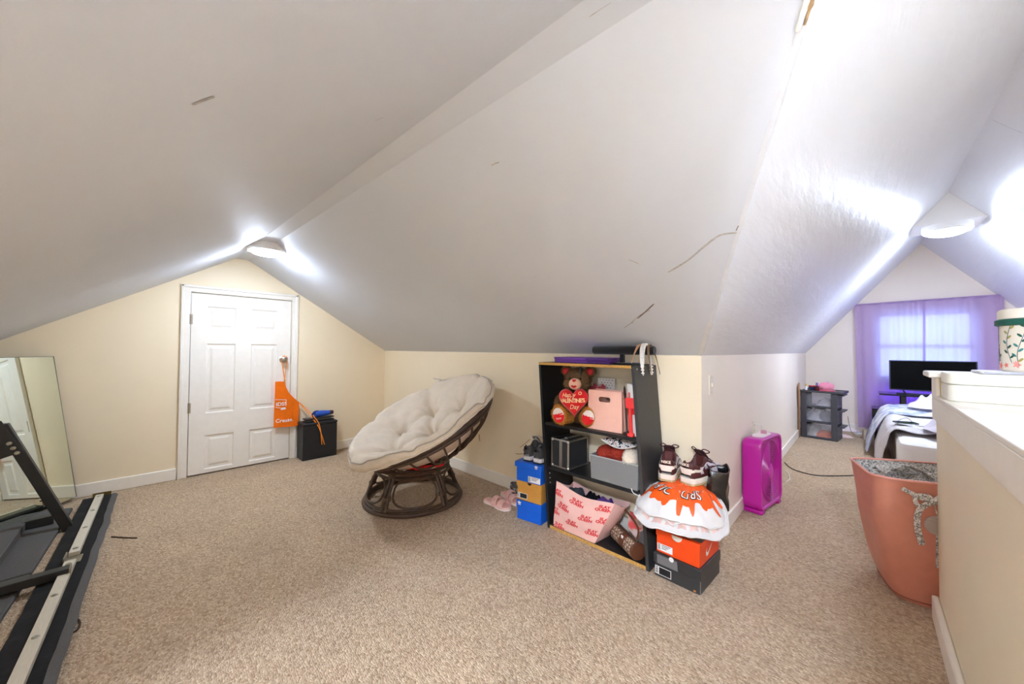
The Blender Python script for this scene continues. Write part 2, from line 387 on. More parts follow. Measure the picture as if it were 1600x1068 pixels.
mb.tube([q+Vector((.0, -.003, -.004)) for q, j in pts], [j for q, j in pts], 6)
obj('torn_paper_edge', mb, mat('torn_drywall_paper', (168, 138, 100), .9, var=.35, vscale=60), trim)
mb = MB().tube([q+Vector((-.012, .0, -.006)) for q, j in pts], [.004+j*.6 for q, j in pts], 6)
obj('loose_plaster', mb, mat('loose_plaster', (232, 228, 220), .8, var=.1, vscale=40), trim)
# scuffs and cracks on the ceilings and the wall (thin marks with a shape of their own)
SCUFF = mat('grey_scuff', (188, 184, 180), .8, var=.25, vscale=80); CRACK = mat('dark_crack', (132, 124, 118), .9); BROWN = mat('brown_stain', (190, 158, 112), .8, var=.3, vscale=50)
from mathutils.bvhtree import BVHTree
BV = {}
def mark(name, pts, w, plane, m, parent):
    """flat ribbon through photo pixels, lying on the surface of its parent"""
    if parent.name not in BV: BV[parent.name] = BVHTree.FromPolygons([v.co for v in parent.data.vertices], [p.vertices for p in parent.data.polygons])
    W3 = []; n = None
    for px, py in pts:
        d = (FW+RT*((px-800)/F_PX)+UP*((534-py)/F_PX)).normalized(); hit = BV[parent.name].ray_cast(EYEV, d)
        if hit[0] is None: continue
        W3.append(hit[0]); n = hit[1] if hit[1].dot(d) < 0 else -hit[1]
    W3 = spline(W3, 4) if len(W3) > 2 else W3
    mb = MB(); L = []; Rr = []
    for i, q in enumerate(W3):
        t_ = (W3[min(i+1, len(W3)-1)]-W3[max(i-1, 0)]).normalized(); s_ = t_.cross(n); k = w*(.35 if i in (0, len(W3)-1) else .6+.6*abs(N3(q.x*9, q.y*9, q.z*9)))
        L.append(q+n*.0012+s_*k); Rr.append(q+n*.0012-s_*k)
    nn = len(W3); mb.add(L+Rr, [(i, i+1, nn+i+1, nn+i) for i in range(nn-1)])
    return obj(name, mb, m, parent, smooth=False, fix=False)
PW = PT = PK = PM = PMR = PWL = None
mark('crack', [(764, 73), (750, 86)], .002, PT, CRACK, ceil_wt); mark('crack', [(503, 290), (490, 301), (478, 312)], .003, PT, CRACK, ceil_wt); mark('crack', [(460, 325), (448, 335)], .002, PT, CRACK, ceil_wt)
mark('seam', [(585, 226), (560, 246), (530, 270), (515, 281)], .0015, PT, SCUFF, ceil_wt)
mark('crack', [(955, 3), (938, 14), (920, 26)], .0012, PT, SCUFF, ceil_wt)
mark('scuff', [(1044, 425), (1075, 406), (1100, 385), (1125, 367), (1153, 363)], .006, PW, SCUFF, ceil_wr)
mark('scuff', [(996, 497), (1008, 487), (1022, 474)], .006, PW, CRACK, ceil_wr); mark('scuff', [(984, 506), (1000, 492), (1016, 484)], .004, PW, SCUFF, ceil_wr)
mark('scuff', [(975, 512), (985, 505), (990, 503)], .005, PW, SCUFF, ceil_wr); mark('scuff', [(982, 405), (990, 408), (999, 412)], .003, PW, SCUFF, ceil_wr)
mark('scuff', [(768, 258), (774, 255), (780, 253)], .004, PW, SCUFF, ceil_wr); mark('scuff', [(1150, 360), (1154, 352)], .004, PW, CRACK, ceil_wr)
mark('scuff', [(300, 163), (320, 155), (335, 150)], .006, PWL, SCUFF, ceil_wl); mark('scuff', [(586, 188), (592, 185), (598, 183)], .003, PWL, SCUFF, ceil_wl)
mark('seam', [(1600, 208), (1575, 198), (1548, 185)], .002, PMR, SCUFF, ceil_mr)
wk = [o for o in bpy.data.objects if o.name == 'wall_knee_right'][0]
mark('stain', [(749, 678), (749, 683), (750, 689)], .012, PK, BROWN, wk)
mark('scuff', [(677, 591), (683, 592), (690, 593)], .006, PK, SCUFF, wk); mark('scuff', [(812, 699), (820, 693), (828, 686)], .004, PK, BROWN, wk); mark('scuff', [(805, 708), (812, 709), (820, 708)], .004, PK, BROWN, wk)

poly('door_leak_blocker', [(XL-.042, D0-.8, -.01), (XL-.042, D1+.8, -.01), (XL-.042, D1+.8, DH+.3), (XL-.042, D0-.8, DH+.3)], mat('leak_blocker_dark', (120, 112, 100), .9))  # unseen sheet added behind the door to stop light leaking in
# door
DX = XL+.004
door = struct(obj('door_1', MB().box(XL-.04, D0+.004, .012, DX-.010, D1-.004, DH-.004), TRIM, smooth=False))
ys = [D0+.004, .465, .678, .800, 1.021, D1-.004]; zs = [.012, .045, .352, .551, 1.183, 1.312, 1.524, DH-.004]
mb = MB()
for i in range(5):
    for j in range(7):
        if i in (1, 3) and j in (1, 3, 5): continue
        mb.box(DX-.012, ys[i], zs[j], DX, ys[i+1], zs[j+1])
fr = mesh_of(mb, 'door_frame', smooth=False, fix=True); obj('stiles_and_rails', fr, TRIM, door)
for i in (1, 3):
    for j in (1, 3, 5):
        mb = MB(); y0, y1, z0, z1 = ys[i], ys[i+1], zs[j], zs[j+1]
        prof = [(0, 0), (.008, -.009), (.026, -.009), (.045, -.002), (.05, -.002)]
        rings = [[(DX+h, y0+q, z0+q), (DX+h, y1-q, z0+q), (DX+h, y1-q, z1-q), (DX+h, y0+q, z1-q)] for q, h in prof]
        vs = [v for r_ in rings for v in r_]; fs = []
        for a in range(len(rings)-1):
            for k in range(4): fs.append((a*4+k, a*4+(k+1) % 4, a*4+4+(k+1) % 4, a*4+4+k))
        n = len(rings)-1; fs.append((n*4, n*4+1, n*4+2, n*4+3)); mb.add(vs, fs)
        obj('panel', mb, TRIM, door, smooth=False)
NICKEL = mat('brushed_nickel', (190, 182, 170), .28, .5, metal=1)
for z in (1.40, .61):
    mb = MB().tube([(DX+.006, D0-.002, z-.045), (DX+.006, D0-.002, z+.045)], .006, 8); mb.box(DX-.001, D0+.002, z-.045, DX+.003, D0+.016, z+.045)
    obj('hinge', mb, NICKEL, door)
mx = Matrix.Translation((DX, 1.075, 1.03)) @ Matrix.Rotation(R(90), 4, 'Y')
obj('knob', MB().lathe([(.033, 0), (.033, .006), (.026, .010), (.012, .014), (.011, .032), (.022, .038), (.029, .050), (.028, .062), (.018, .069), (0, .070)], 20, mx), NICKEL, door)
obj('strike_plate', MB().box(DX, D1+.001, .99, DX+.003, D1+.010, 1.07), NICKEL, door)
cas = MB()
CT = .022
for (y0, z0, y1, z1) in ((C0, 0, D0-.003, CH), (D1+.003, 0, C1, CH), (D0-.003, DH+.003, D1+.003, CH)):
    cas.box(XL, y0, z0, XL+CT*.6, y1, z1)
for (y0, z0, y1, z1) in ((C0, 0, C0+.022, CH), (C1-.022, 0, C1, CH), (C0, CH-.022, C1, CH)):
    cas.box(XL, y0, z0, XL+CT, y1, z1)
struct(obj('trim_2', cas, TRIM, bevel=.004))
# low box over the stairs: ledge, fascia, taller end wall with a cap
HX, HY = .225, 2.42
hw = struct(obj('wall_stair', MB().box(HX, -1.2, 0, 1.10, HY-.14, .955), WALLP, smooth=False))
HALFW = paint('stair_wall_paint', (240, 229, 202), .45, (3, 3, 1), bstr=.10, var=.05)
hw.data.materials[0] = HALFW
obj('end_wall', MB().box(HX, HY-.14, 0, XR, HY, 1.045), HALFW, hw, smooth=False)
obj('ledge_top', MB().box(HX-.014, -1.2, .955, 1.11, HY-.14, .970), TRIM, hw, bevel=.003)
obj('fascia_board', MB().box(HX-.014, -1.2, .865, HX, HY-.02, .955), TRIM, hw, bevel=.003)
obj('end_fascia', MB().box(HX-.014, HY-.14, .955, HX, HY-.02, 1.045), TRIM, hw, bevel=.003)
obj('cap_board', MB().box(HX-.035, HY-.165, 1.045, XR, HY+.03, 1.068), TRIM, hw, bevel=.006)
bb('baseboard_stair', HX-.022, -1.2, HX, HY+.005)
# ceiling lamps
DOME = mat('lit_dome_glass', (255, 250, 240), .3, emit=(LAMP_C, LAMP_E)); WMETAL = mat('white_metal', (236, 234, 230), .35, .5)
def lamp(name, label, c, r, plate):
    o = thing(name, label, 'ceiling light', c)
    obj('mount_plate', plate, WMETAL, o, bevel=.003)
    obj('trim_ring', MB().lathe([(r*1.02, 0), (r*1.18, -.003), (r*1.18, -.056), (r*1.10, -.066), (r*.97, -.062)], 40), WMETAL, o)
    prof = [(r*math.cos(a), -.058-r*.34*math.sin(a)) for a in [pi/2*i/9 for i in range(10)]]; prof[-1] = (0, prof[-1][1])
    obj('dome', MB().lathe(prof, 40), DOME, o)
    return o
z0 = ZW-.015
lamp('ceiling_light', 'round lit dome ceiling light on the low ridge by the white door', (-3.46, .735, z0), .115, MB().box(-.15, -.13, -.001, .15, .13, .014))
# main lamp hangs under a triangular block wedged in the ridge
zl = 2.325; yl = 5.10; hwid = (ZM-zl)/SM
mb = MB(); tri = [(-hwid, 0), (hwid, 0), (0, ZM-zl)]
mb.prism(tri, -.12, .30, lambda x, y, h: Vector((x, h, y)))
ml = lamp('ceiling_light', 'lit dome ceiling light under a triangular block in the high ridge', (XAP, yl+.1, zl), .135, mb)
sl_ = lamp('ceiling_light', 'added unseen fill dome over the stairs', (XAP, -1.3, 2.40), .155, MB().box(-.15, -.15, 0, .15, .15, .02))  # lamp added out of view to even out the room light
[c for c in ml.children if c.name.startswith('dome')][0].data.materials[0] = mat('lit_dome_glass_main', (255, 250, 240), .3, emit=(LAMP_C, MAIN_E))
[c for c in sl_.children if c.name.startswith('dome')][0].data.materials[0] = mat('added_stair_dome_glass', (255, 250, 240), .3, emit=(LAMP_C, STAIR_FILL_E))
# switch and outlet on the knee wall
PLATE = mat('ivory_plate', (232, 224, 205), .4, .5); DARKSLOT = mat('slot_dark', (60, 52, 46), .6)
o = thing('light_switch', 'ivory light switch on the white knee wall past the outside corner', 'switch', (XB, 2.35, .95))
obj('cover_plate', MB().box(0, -.036, -.058, .006, .036, .058), PLATE, o, bevel=.002); obj('toggle', MB().box(.005, -.006, -.012, .016, .006, .010), PLATE, o, bevel=.002)
for s in (-1, 1): obj('screw', MB().lathe([(.003, 0), (.003, .0015), (0, .002)], 10, Matrix.Translation((.006, 0, s*.042)) @ Matrix.Rotation(R(90), 4, 'Y')), NICKEL, o)
o = thing('wall_outlet', 'ivory electric outlet on the knee wall above the magenta fan', 'outlet', (XB, 3.49, .53))
obj('cover_plate', MB().box(0, -.036, -.058, .006, .036, .058), PLATE, o, bevel=.002)
for s in (-1, 1):
    so = obj('socket', MB().box(.005, -.017, s*.022-.015, .009, .017, s*.022+.015), PLATE, o, bevel=.004)
    obj('slot', MB().box(.0085, -.009, s*.022-.005, .0095, -.006, s*.022+.006).box(.0085, .006, s*.022-.005, .0095, .009, s*.022+.006), DARKSLOT, so)
# ------------------------------------------------------------------ mirror leaning by the end wall
MIRROR = mat('mirror_silver', (226, 234, 224), .015, .5, metal=1); BACKING = mat('mirror_edge', (92, 100, 88), .5)
me_ = Vector((-4.262, -.274, .0255)); ang = R(63.9+0)          # far bottom corner; the foot runs towards the room
MT = 57
mdir = Vector((math.sin(R(MT)), -math.cos(R(MT)), 0)); lean = Vector((0, -.128, 1.05)); mdir.normalize()
o = thing('mirror', 'frameless wall mirror leaning on the floor, reflecting the white door', 'mirror', me_)
w_ = .60; mn = mdir.cross(lean).normalized(); mn = mn if mn.y > 0 else -mn
b0, b1 = Vector((0, 0, 0)), mdir*w_
mb = MB(); mb.add([b0-mn*.005, b1-mn*.005, b1+lean-mn*.005, lean-mn*.005, b0, b1, b1+lean, lean.copy()], [(3, 2, 1, 0), (0, 1, 5, 4), (1, 2, 6, 5), (2, 3, 7, 6), (3, 0, 4, 7)])
obj('backing', mb, BACKING, o, smooth=False)
obj('edge_bevel', MB().tube([b0, b1, b1+lean, lean], .0035, 6, closed=True), BACKING, o)
q = mn*.0012
obj('glass', MB().add([b0+q, b1+q, b1+lean+q, lean+q], [(0, 1, 2, 3)]), MIRROR, o, smooth=False)

# ------------------------------------------------------------------ taken-apart upholstered bed frame
BLKFAB = mat('black_lining_cloth', (34, 33, 33), .85, .2, var=.25, vscale=40, bump=.2, bscale=90)
GREYFELT = mat('grey_felt', (96, 93, 90), .95, .1, var=.18, vscale=260, bump=.3, bscale=300)
PINE = mat('pale_wood_strip', (205, 196, 176), .6, .3, var=.08, vscale=30, stretch=(1, 12, 12), bump=.06, bscale=60)
BLKSTEEL = mat('black_steel', (38, 38, 38), .42, .5, var=.06); STEEL = mat('zinc_steel', (170, 165, 152), .35, .5, metal=1)
o = thing('bed_side_rail', 'long black bed side rail lying flat with a pale bolted wooden strip', 'bed rail', (-4.18, -.13, 0), 0)
u0 = Vector((-4.13, -.145, 0)); u1 = Vector((-1.55, -.262, 0))
dirv = (u1-u0).normalized(); nor = Vector((-dirv.y, dirv.x, 0)); L = (u1-u0).length
MR = Matrix((( dirv.x, nor.x, 0, u0.x+4.18), (dirv.y, nor.y, 0, u0.y+.13), (0, 0, 1, 0), (0, 0, 0, 1)))
obj('lined_board', MB().sheet(lambda u, v: MR @ Vector((u*L, -.088+v*.150, .030+.003*N3(u*22, v*3, 1)+.002*math.sin(u*90)*(1-v))), 90, 8, .030), BLKFAB, o)
def edgey(x): return .066+.006*N3(x*2.2, 3, 3)+.004*N3(x*7, 1, 2)
obj('felt_edge', MB().sheet(lambda u, v: MR @ Vector((u*L, edgey(u*L)-.008+v*.030, .037-.012*v*v+.0015*N3(u*60, v, 4))), 90, 4, .032), GREYFELT, o)
for x0, x1 in ((.03, 1.085), (1.185, L-.02)):
    st = obj('wooden_strip', MB().box(x0, -.024, .031, x1, .016, .054, MR), PINE, o, bevel=.002)
    n_ = max(2, int((x1-x0)/.34)); 
    for k in range(4 if x0 < 1 else 5):
        xb = x0+.05+(x1-x0-.1)*k/(3 if x0 < 1 else 4)
        obj('bolt', MB().lathe([(.011, .0), (.011, .002), (.006, .0035), (.004, .001), (0, .001)], 12, MR @ Matrix.Translation((xb, -.004, .054))), STEEL, st)
obj('corner_bracket', MB().box(1.09, -.03, .031, 1.18, .03, .036, MR).box(1.09, -.03, .031, 1.18, -.025, .065, MR), STEEL, o, bevel=.001)
obj('end_bracket', MB().box(-.03, -.045, .004, .02, .05, .012, MR).box(-.03, -.045, .004, -.025, .05, .05, MR), mat('worn_brass', (140, 120, 70), .5, metal=.6, var=.3), o)
o = thing('bed_crossbar', 'short black steel crossbar joining the side rail to grey felt boards', 'bed crossbar', (-3.05, -.3, .0))
p0 = P(109, 884, 2, .075); p1 = P(46, 901, 2, .075)
dv = (p1-p0).normalized(); p1 = p0+dv*.42; nv = Vector((-dv.y, dv.x, 0))
c = Vector(o.location)
hb = [p0+nv*.026, p1+nv*.026, p1-nv*.026, p0-nv*.026]
obj('tube', MB().hexa([v-c-Vector((0, 0, .04)) for v in hb], [v-c for v in hb]), BLKSTEEL, o, bevel=.003)
obj('end_flange', MB().hexa([p0-c+nv*.034-Vector((0, 0, .045)), p0-c-dv*.005+nv*.034-Vector((0, 0, .045)), p0-c-dv*.005-nv*.034-Vector((0, 0, .045)), p0-c-nv*.034-Vector((0, 0, .045))], [p0-c+nv*.034, p0-c-dv*.005+nv*.034, p0-c-dv*.005-nv*.034, p0-c-nv*.034]), STEEL, o)
# big grey felt boards lying flat
def slab(name, label, pix, z, th, cat):
    q = [P(px, py, 2, z) for px, py in pix]
    c = sum(q, Vector())/len(q); c.z = z-th
    cen = sum((Vector((v.x, v.y)) for v in q), Vector((0, 0)))/len(q)
    q.sort(key=lambda v: math.atan2(v.y-cen.y, v.x-cen.x))
    mb = MB().prism([(v.x-c.x, v.y-c.y) for v in q], 0, th)
    o = obj(name, mb, GREYFELT, bevel=.006); o.location = c; tag(o, label, cat); return o
slab('felt_board', 'grey felt board lying flat between mirror and black crossbar', [(114, 792), (49, 893), (-120, 940), (-20, 790), (70, 797)], .024, .024, 'bed board')
slab('felt_board', 'grey felt board lying flat on the near side of the crossbar', [(48, 895), (0, 967), (-60, 1060), (-200, 1060), (-119, 942)], .024, .024, 'bed board')
slab('felt_board', 'thick grey felt board stacked on top of the flat felt board', [(42, 812), (0, 870), (-60, 950), (-200, 900), (-40, 845)], .075, .05, 'bed board')
o = thing('steel_bracket', 'black steel bracket block resting on the grey felt board', 'bracket', P(60, 822, 2, .025))
c = o.location; p0 = P(36, 829, 2, .025); p1 = P(84, 818, 2, .025); dv = (p1-p0); nv = Vector((-dv.y, dv.x, 0)).normalized()*.05
hb = [p0, p1, p1+nv, p0+nv]
obj('block', MB().hexa([v-c for v in hb], [v-c+Vector((0, 0, .045)) for v in hb]), BLKSTEEL, o, bevel=.004)
obj('flange', MB().hexa([v-c+Vector((0, 0, .045)) for v in hb], [v-c+Vector((0, 0, .052)) for v in [p0-dv*.06, p1+dv*.06, p1+nv*1.2+dv*.06, p0+nv*1.2-dv*.06]]), BLKSTEEL, o)
# leaning steel upright with the plate it carries
o = thing('bed_upright', 'black steel bed leg post leaning in front of the mirror', 'bed leg', (-3.6, -.255, 0))
b0 = Vector((0, 0, .0)); b1 = Vector((.0, -.265, .70)); d_ = (b1-b0).normalized(); s_ = Vector((1, 0, 0)); n_ = d_.cross(s_).normalized()
hw_ = .024
foot = [b0+s_*a*hw_+n_*b_*hw_ for a, b_ in ((1, 1), (-1, 1), (-1, -1), (1, -1))]
foot = [v - d_*(v.z/d_.z) for v in foot]
obj('post', MB().hexa(foot, [v+(b1-b0) for v in foot]), BLKSTEEL, o, bevel=.003)
for z in (.20, .24): obj('stud', MB().tube([Vector((0, 0, 0))+d_*z+s_*0-n_*hw_, d_*z-n_*(hw_+.012)], .004, 8), BLKSTEEL, o)
base = d_*.60
pl = [base+s_*.026+d_*a+n_*b_ for a, b_ in ((-.12, .03), (.16, .03), (.16, .40), (-.06, .40))]
pl = [base+s_*.026+Vector((0, y, z)) for y, z in ((.035, -.03), (-.05, .16), (-.40, .05), (-.40, -.30), (-.09, -.075))]
mb = MB(); n5 = len(pl); mb.add(pl+[v+Vector((.006, 0, 0)) for v in pl], [tuple(range(n5)), tuple(reversed(range(n5, 2*n5)))]+[(i, (i+1) % n5, n5+(i+1) % n5, n5+i) for i in range(n5)])
obj('side_plate', mb, BLKSTEEL, o, smooth=False)
for k in range(3): obj('hinge_bolt', MB().lathe([(.011, 0), (.011, .006), (.006, .010), (0, .010)], 10, Matrix.Translation(base+s_*.032+Vector((0, .01-.016*k*.9, .0+.03*k-.035))) @ Matrix.Rotation(R(90), 4, 'Y')), STEEL, o)
# loose threads on the carpet
HAIR = mat('dark_thread', (70, 50, 36), .8)
for lab, pts in (('straight dark thread lying on the beige carpet', [(174, 838), (190, 839), (214, 840)]), ('curved dark thread beside the felt edge of the bed rail', [(120, 965), (125, 972), (122, 982), (113, 988)])):
    w3 = [P(x, y, 2, .004) for x, y in pts]; c = w3[0].copy(); c.z = 0
    tag(obj('loose_thread', MB().tube(spline([v-c for v in w3], 6), .0035, 6), HAIR), lab, 'thread').location = c

# ------------------------------------------------------------------ apron on the door knob
ORANGE = mat('orange_apron_cloth', (246, 118, 18), .8, .2, var=.06, vscale=30, bump=.12, bscale=300); PRINT_W = mat('white_print', (245, 240, 232), .7)
ax_ = XL+.040
o = thing('apron', 'orange cotton apron with white print hanging from the door knob', 'apron', (ax_, 1.08, .32))
oc = Vector(o.location)
outl = [(430, 596), (437, 595.5), (444.5, 596), (447, 605), (452, 614), (459, 621), (467, 628), (467, 640), (466.5, 652), (465.5, 665), (452, 666), (440, 667), (427.5, 668), (428, 650), (429, 630), (429.5, 612)]
ol = [P(x, y, 0, ax_)-oc for x, y in outl]
me = curve_mesh([[(v.y, v.z) for v in ol]], .006)
def apx(y, z): return .006*math.sin(y*38+z*6)*(.4+1.2*max(0, .55-z))+.004*N3(y*12, z*8, 3)
remap(me, lambda v: Vector((apx(v.x, v.y)+v.z+.004, v.x, v.y)), cut=4)
obj('bib', me, ORANGE, o)
def lettering(txt, size, px, py, parent, m, plane, off=.0, shear=0, spacing=1, mirror=False, lift=.0, fn=None, name='lettering'):
    me = text_mesh(txt, size, off, shear, spacing); return obj(name, remap(me, fn), m, parent, smooth=False)
def ap_text(txt, size, px, py, off=0):
    c = P(px, py, 0, ax_)-oc
    lettering(txt, size, 0, 0, o, PRINT_W, None, off=off, fn=lambda v: Vector((apx(c.y+v.x, c.z+v.y)+.0105, c.y+v.x, c.z+v.y)))
ap_text('IDS!', .050, 438.5, 631, .0012); ap_text('. Create.', .052, 442, 656.5, .0008)
mb = MB()
for a, b_ in (((430, 624), (446.5, 624)), ((446.5, 624), (446.5, 633)), ((430, 636), (438, 637))):
    q0, q1 = P(*a, 0, ax_)-oc, P(*b_, 0, ax_)-oc
    mb.tube([Vector((apx(q0.y, q0.z)+.0115, q0.y, q0.z)), Vector((apx(q1.y, q1.z)+.0115, q1.y, q1.z))], .0025, 6, flat=.3, flatdir=(1, 0, 0))
mb.add([Vector((apx((P(x, y, 0, ax_)-oc).y, (P(x, y, 0, ax_)-oc).z)+.0125, (P(x, y, 0, ax_)-oc).y, (P(x, y, 0, ax_)-oc).z)) for x, y in ((438, 640), (439, 636.5), (445, 635.5), (446, 638.5))], [(0, 1, 2, 3)])
obj('printed_badge', mb, PRINT_W, o, smooth=False)
ORC = mat('orange_cord', (250, 140, 30), .75)
top = P(444, 596, 0, ax_)-oc; kn = Vector((XL+.045, 1.075, 1.045))-oc
for s in (-1, 1):
    w3 = spline([top+Vector((.008, -.004*s, 0)), (top+kn)/2+Vector((.012, .012*s, 0)), kn+Vector((.012, .026*s, .0)), kn+Vector((.012, 0, .022))], 6)
    obj('neck_strap', MB().tube(w3, .004, 6, flat=.4, flatdir=(1, 0, 0)), ORC, o)
sd = P(467, 628, 0, ax_)-oc
for k, pts in enumerate((((478, 638), (490, 650), (499.5, 665), (503, 694)), ((477, 640), (488, 653), (498.5, 668), (507, 694)))):
    w3 = [sd+Vector((.006, 0, 0))]+[P(*q, 0, XL+(.06, .15, .226, .229)[i])-oc for i, q in enumerate(pts)]
    obj('waist_tie', MB().tube(spline(w3, 8), .0042, 6, flat=.4, flatdir=(1, 0, 0)), ORC, o)

# ------------------------------------------------------------------ black box with hair tools
BOXBLK = mat('black_box', (38, 38, 40), .5, .4, var=.08)
o = thing('storage_box', 'black square storage box standing beside the door casing', 'box', (-4.295, 1.212, 0))
obj('body', MB().box(0, 0, 0, .190, .335, .352), BOXBLK, o, bevel=.006)
obj('lid', MB().box(-.003, -.004, .353, .194, .339, .375), BOXBLK, o, bevel=.006)
BLKPL = mat('black_plastic', (26, 26, 28), .35, .5); BLUEPL = mat('blue_plastic', (28, 84, 190), .3, .5, coat=.3)
o = thing('flat_iron', 'black flat hair straightener with grey plates on black box lid', 'hair straightener', (-4.20, 1.39, .3755), R(6))
for s, z in ((1, .0), (-1, .026)):
    obj('arm', MB().box(-.045, -.145, z, .045, .145, z+.014), BLKPL, o, bevel=.005)
obj('heating_plate', MB().box(-.035, -.13, .0141, .035, -.02, .0259), mat('grey_ceramic', (120, 118, 116), .3), o, bevel=.003)
o = thing('hair_dryer', 'small blue hair dryer with dark nozzle on top of black box', 'hair dryer', (-4.195, 1.42, .4157), R(8))
bm_ = Matrix.Translation((0, 0, .034)) @ Matrix.Rotation(R(-90), 4, 'X')
obj('barrel', MB().lathe([(.001, -.075), (.024, -.072), (.033, -.05), (.033, .0), (.027, .05), (.024, .08)], 18, bm_), BLUEPL, o)
obj('nozzle', MB().lathe([(.024, .078), (.022, .10), (.021, .118), (.015, .118), (.0, .10)], 18, bm_), mat('dark_brown_plastic', (66, 46, 40), .4), o)
obj('loop_handle', MB().tube([Vector((.0, -.055+.042*math.cos(a), .030+.034*math.sin(a))) for a in [2*pi*i/20 for i in range(20)]], .009, 8, closed=True), mat('navy_plastic', (20, 44, 110), .35), o)

# ------------------------------------------------------------------ papasan chair
RATTAN = mat('dark_rattan', (74, 56, 42), .45, .45, var=.25, vscale=30, bump=.12, bscale=120); WRAP = mat('rattan_binding', (92, 74, 58), .6, .3, var=.25, vscale=90)
CUSH = mat('oatmeal_canvas', (220, 206, 186), .9, .15, var=.05, vscale=14, bump=.15, bscale=260); PIPING = mat('cushion_piping', (176, 166, 152), .9, .15)
ch = thing('papasan_chair', 'round rattan papasan chair with oatmeal tufted cushion leaning to the wall', 'chair', (-2.52, 1.53, 0))
cc = Vector(ch.location)
th, ph, RR = .477, -1.758, .530
nrm = Vector((math.sin(th)*math.cos(ph), math.sin(th)*math.sin(ph), math.cos(th))); ea = Vector((-math.sin(ph), math.cos(ph), 0)); eb = nrm.cross(ea)
CEN = Vector((-2.382, 1.539, .622))-cc
def bow(x, y, z): return CEN+ea*x+eb*y+nrm*z
DEP = .30
def bz(r): return -DEP*(1-(r/RR)**2)**.75 if r < RR else 0
# stand
RB, RTOP, HT = .36, .255, .262
ring = lambda r, z, n=48: [Vector((r*math.cos(2*pi*i/n), r*math.sin(2*pi*i/n), z)) for i in range(n)]
st = obj('stand', MB().tube(ring(RB, .016), .016, 8, closed=True).tube(ring(RB*.97, .044), .011, 8, closed=True).tube(ring(RTOP, HT), .018, 8, closed=True).tube(ring(RTOP*1.04, HT-.034), .012, 8, closed=True), RATTAN, ch)
for k in range(5):
    a = 2*pi*k/5+.12; e = Vector((math.cos(a), math.sin(a), 0)); tn = Vector((-e.y, e.x, 0))
    for s in (-1, 1):
        obj('leg', MB().tube(spline([e*RB*.985+tn*.016*s+Vector((0, 0, .03)), e*(RB*.88)+tn*.014*s+Vector((0, 0, .14)), e*RTOP+tn*.014*s+Vector((0, 0, HT-.01))], 5), .012, 8), RATTAN, st)
    for zz, rr in ((.10, RB*.90), (HT-.02, RTOP*1.03)):
        obj('binding', MB().tube([e*rr+tn*.030*math.cos(2*pi*i/12)+e*.020*math.sin(2*pi*i/12)+Vector((0, 0, zz+.02*j/4)) for j in range(5) for i in range(12)], .0035, 5), WRAP, st)
    a2 = a+pi/5      # bent loops between the legs
    pts = []
    for i in range(28):
        q = 2*pi*i/28; uu = math.copysign(abs(math.cos(q))**.75, math.cos(q)); vv = math.copysign(abs(math.sin(q))**.75, math.sin(q))
        zz = .145+vv*.088; rr = (RB*.97)+(RTOP-RB*.97)*((zz-.045)/(HT-.045)); aa = a2+uu*.50
        pts.append(Vector((rr*math.cos(aa), rr*math.sin(aa), zz)))
    obj('bent_loop', MB().tube(pts, .008, 6, closed=True), RATTAN, st)
# bowl frame
fr = obj('bowl_frame', MB().tube([bow(RR*math.cos(2*pi*i/64), RR*math.sin(2*pi*i/64), 0) for i in range(64)], .017, 8, closed=True).tube([bow(RR*.985*math.cos(2*pi*i/64), RR*.985*math.sin(2*pi*i/64), -.034) for i in range(64)], .012, 8, closed=True)
    .tube([bow(.17*math.cos(2*pi*i/36), .17*math.sin(2*pi*i/36), bz(.17)-.012) for i in range(36)], .016, 8, closed=True), RATTAN, ch)
for k in range(28):
    a = 2*pi*k/28
    obj('rib', MB().tube([bow(r*math.cos(a), r*math.sin(a), bz(r)-.010) for r in [.17+(RR*.985-.17)*i/9 for i in range(10)]], .0075, 6), RATTAN, fr)
# cushion: tufted bowl
RC = .555
rb_ = random.Random(3)
BUT = [(0, 0)]+[(.30*math.cos(2*pi*k/6+.5), .30*math.sin(2*pi*k/6+.5)) for k in range(6)]
def ctop(r, a):
    x, y = r*math.cos(a), r*math.sin(a); t = .150-.075*(r/RC)**3
    for bx, by in BUT:
        d = math.hypot(x-bx, y-by); an = math.atan2(y-by, x-bx)
        t -= .085*math.exp(-(d/.040)**1.1) + .030*math.exp(-(d/.12)**2)*(.6+.5*math.cos(an*7+bx*30))
    # creases between neighbouring buttons and out to the rim
    for i in range(6):
        b1_, b2_ = BUT[1+i], BUT[1+(i+1) % 6]
        for (p_, q_) in ((b1_, b2_), ((0, 0), b1_)):
            dx, dy = q_[0]-p_[0], q_[1]-p_[1]; L2 = dx*dx+dy*dy; tt = max(0, min(1, ((x-p_[0])*dx+(y-p_[1])*dy)/L2)); d = math.hypot(x-p_[0]-tt*dx, y-p_[1]-tt*dy)
            t -= .020*math.exp(-(d/.028)**2)
        aa = 2*pi*i/6+.5; da = (a-aa+pi) % (2*pi)-pi
        if r > .28: t -= (.022 if i % 2 else .034)*math.exp(-(da*r/.030)**2)*min(1, (r-.28)/.1)
    t += .012*N3(x*7, y*7, 1)+.006*N3(x*19, y*19, 5)
    return t
def crim(a): return 1+.022*math.sin(a*6-3.0)+.03*max(0, math.cos(a-4.3))**3+.014*N3(math.cos(a)*5, math.sin(a)*5, 7)+.007*math.sin(a*31+3*math.sin(a*3))*max(0, math.cos(a-4.4))
NA, NR = 120, 34
mb = MB(); rings = []
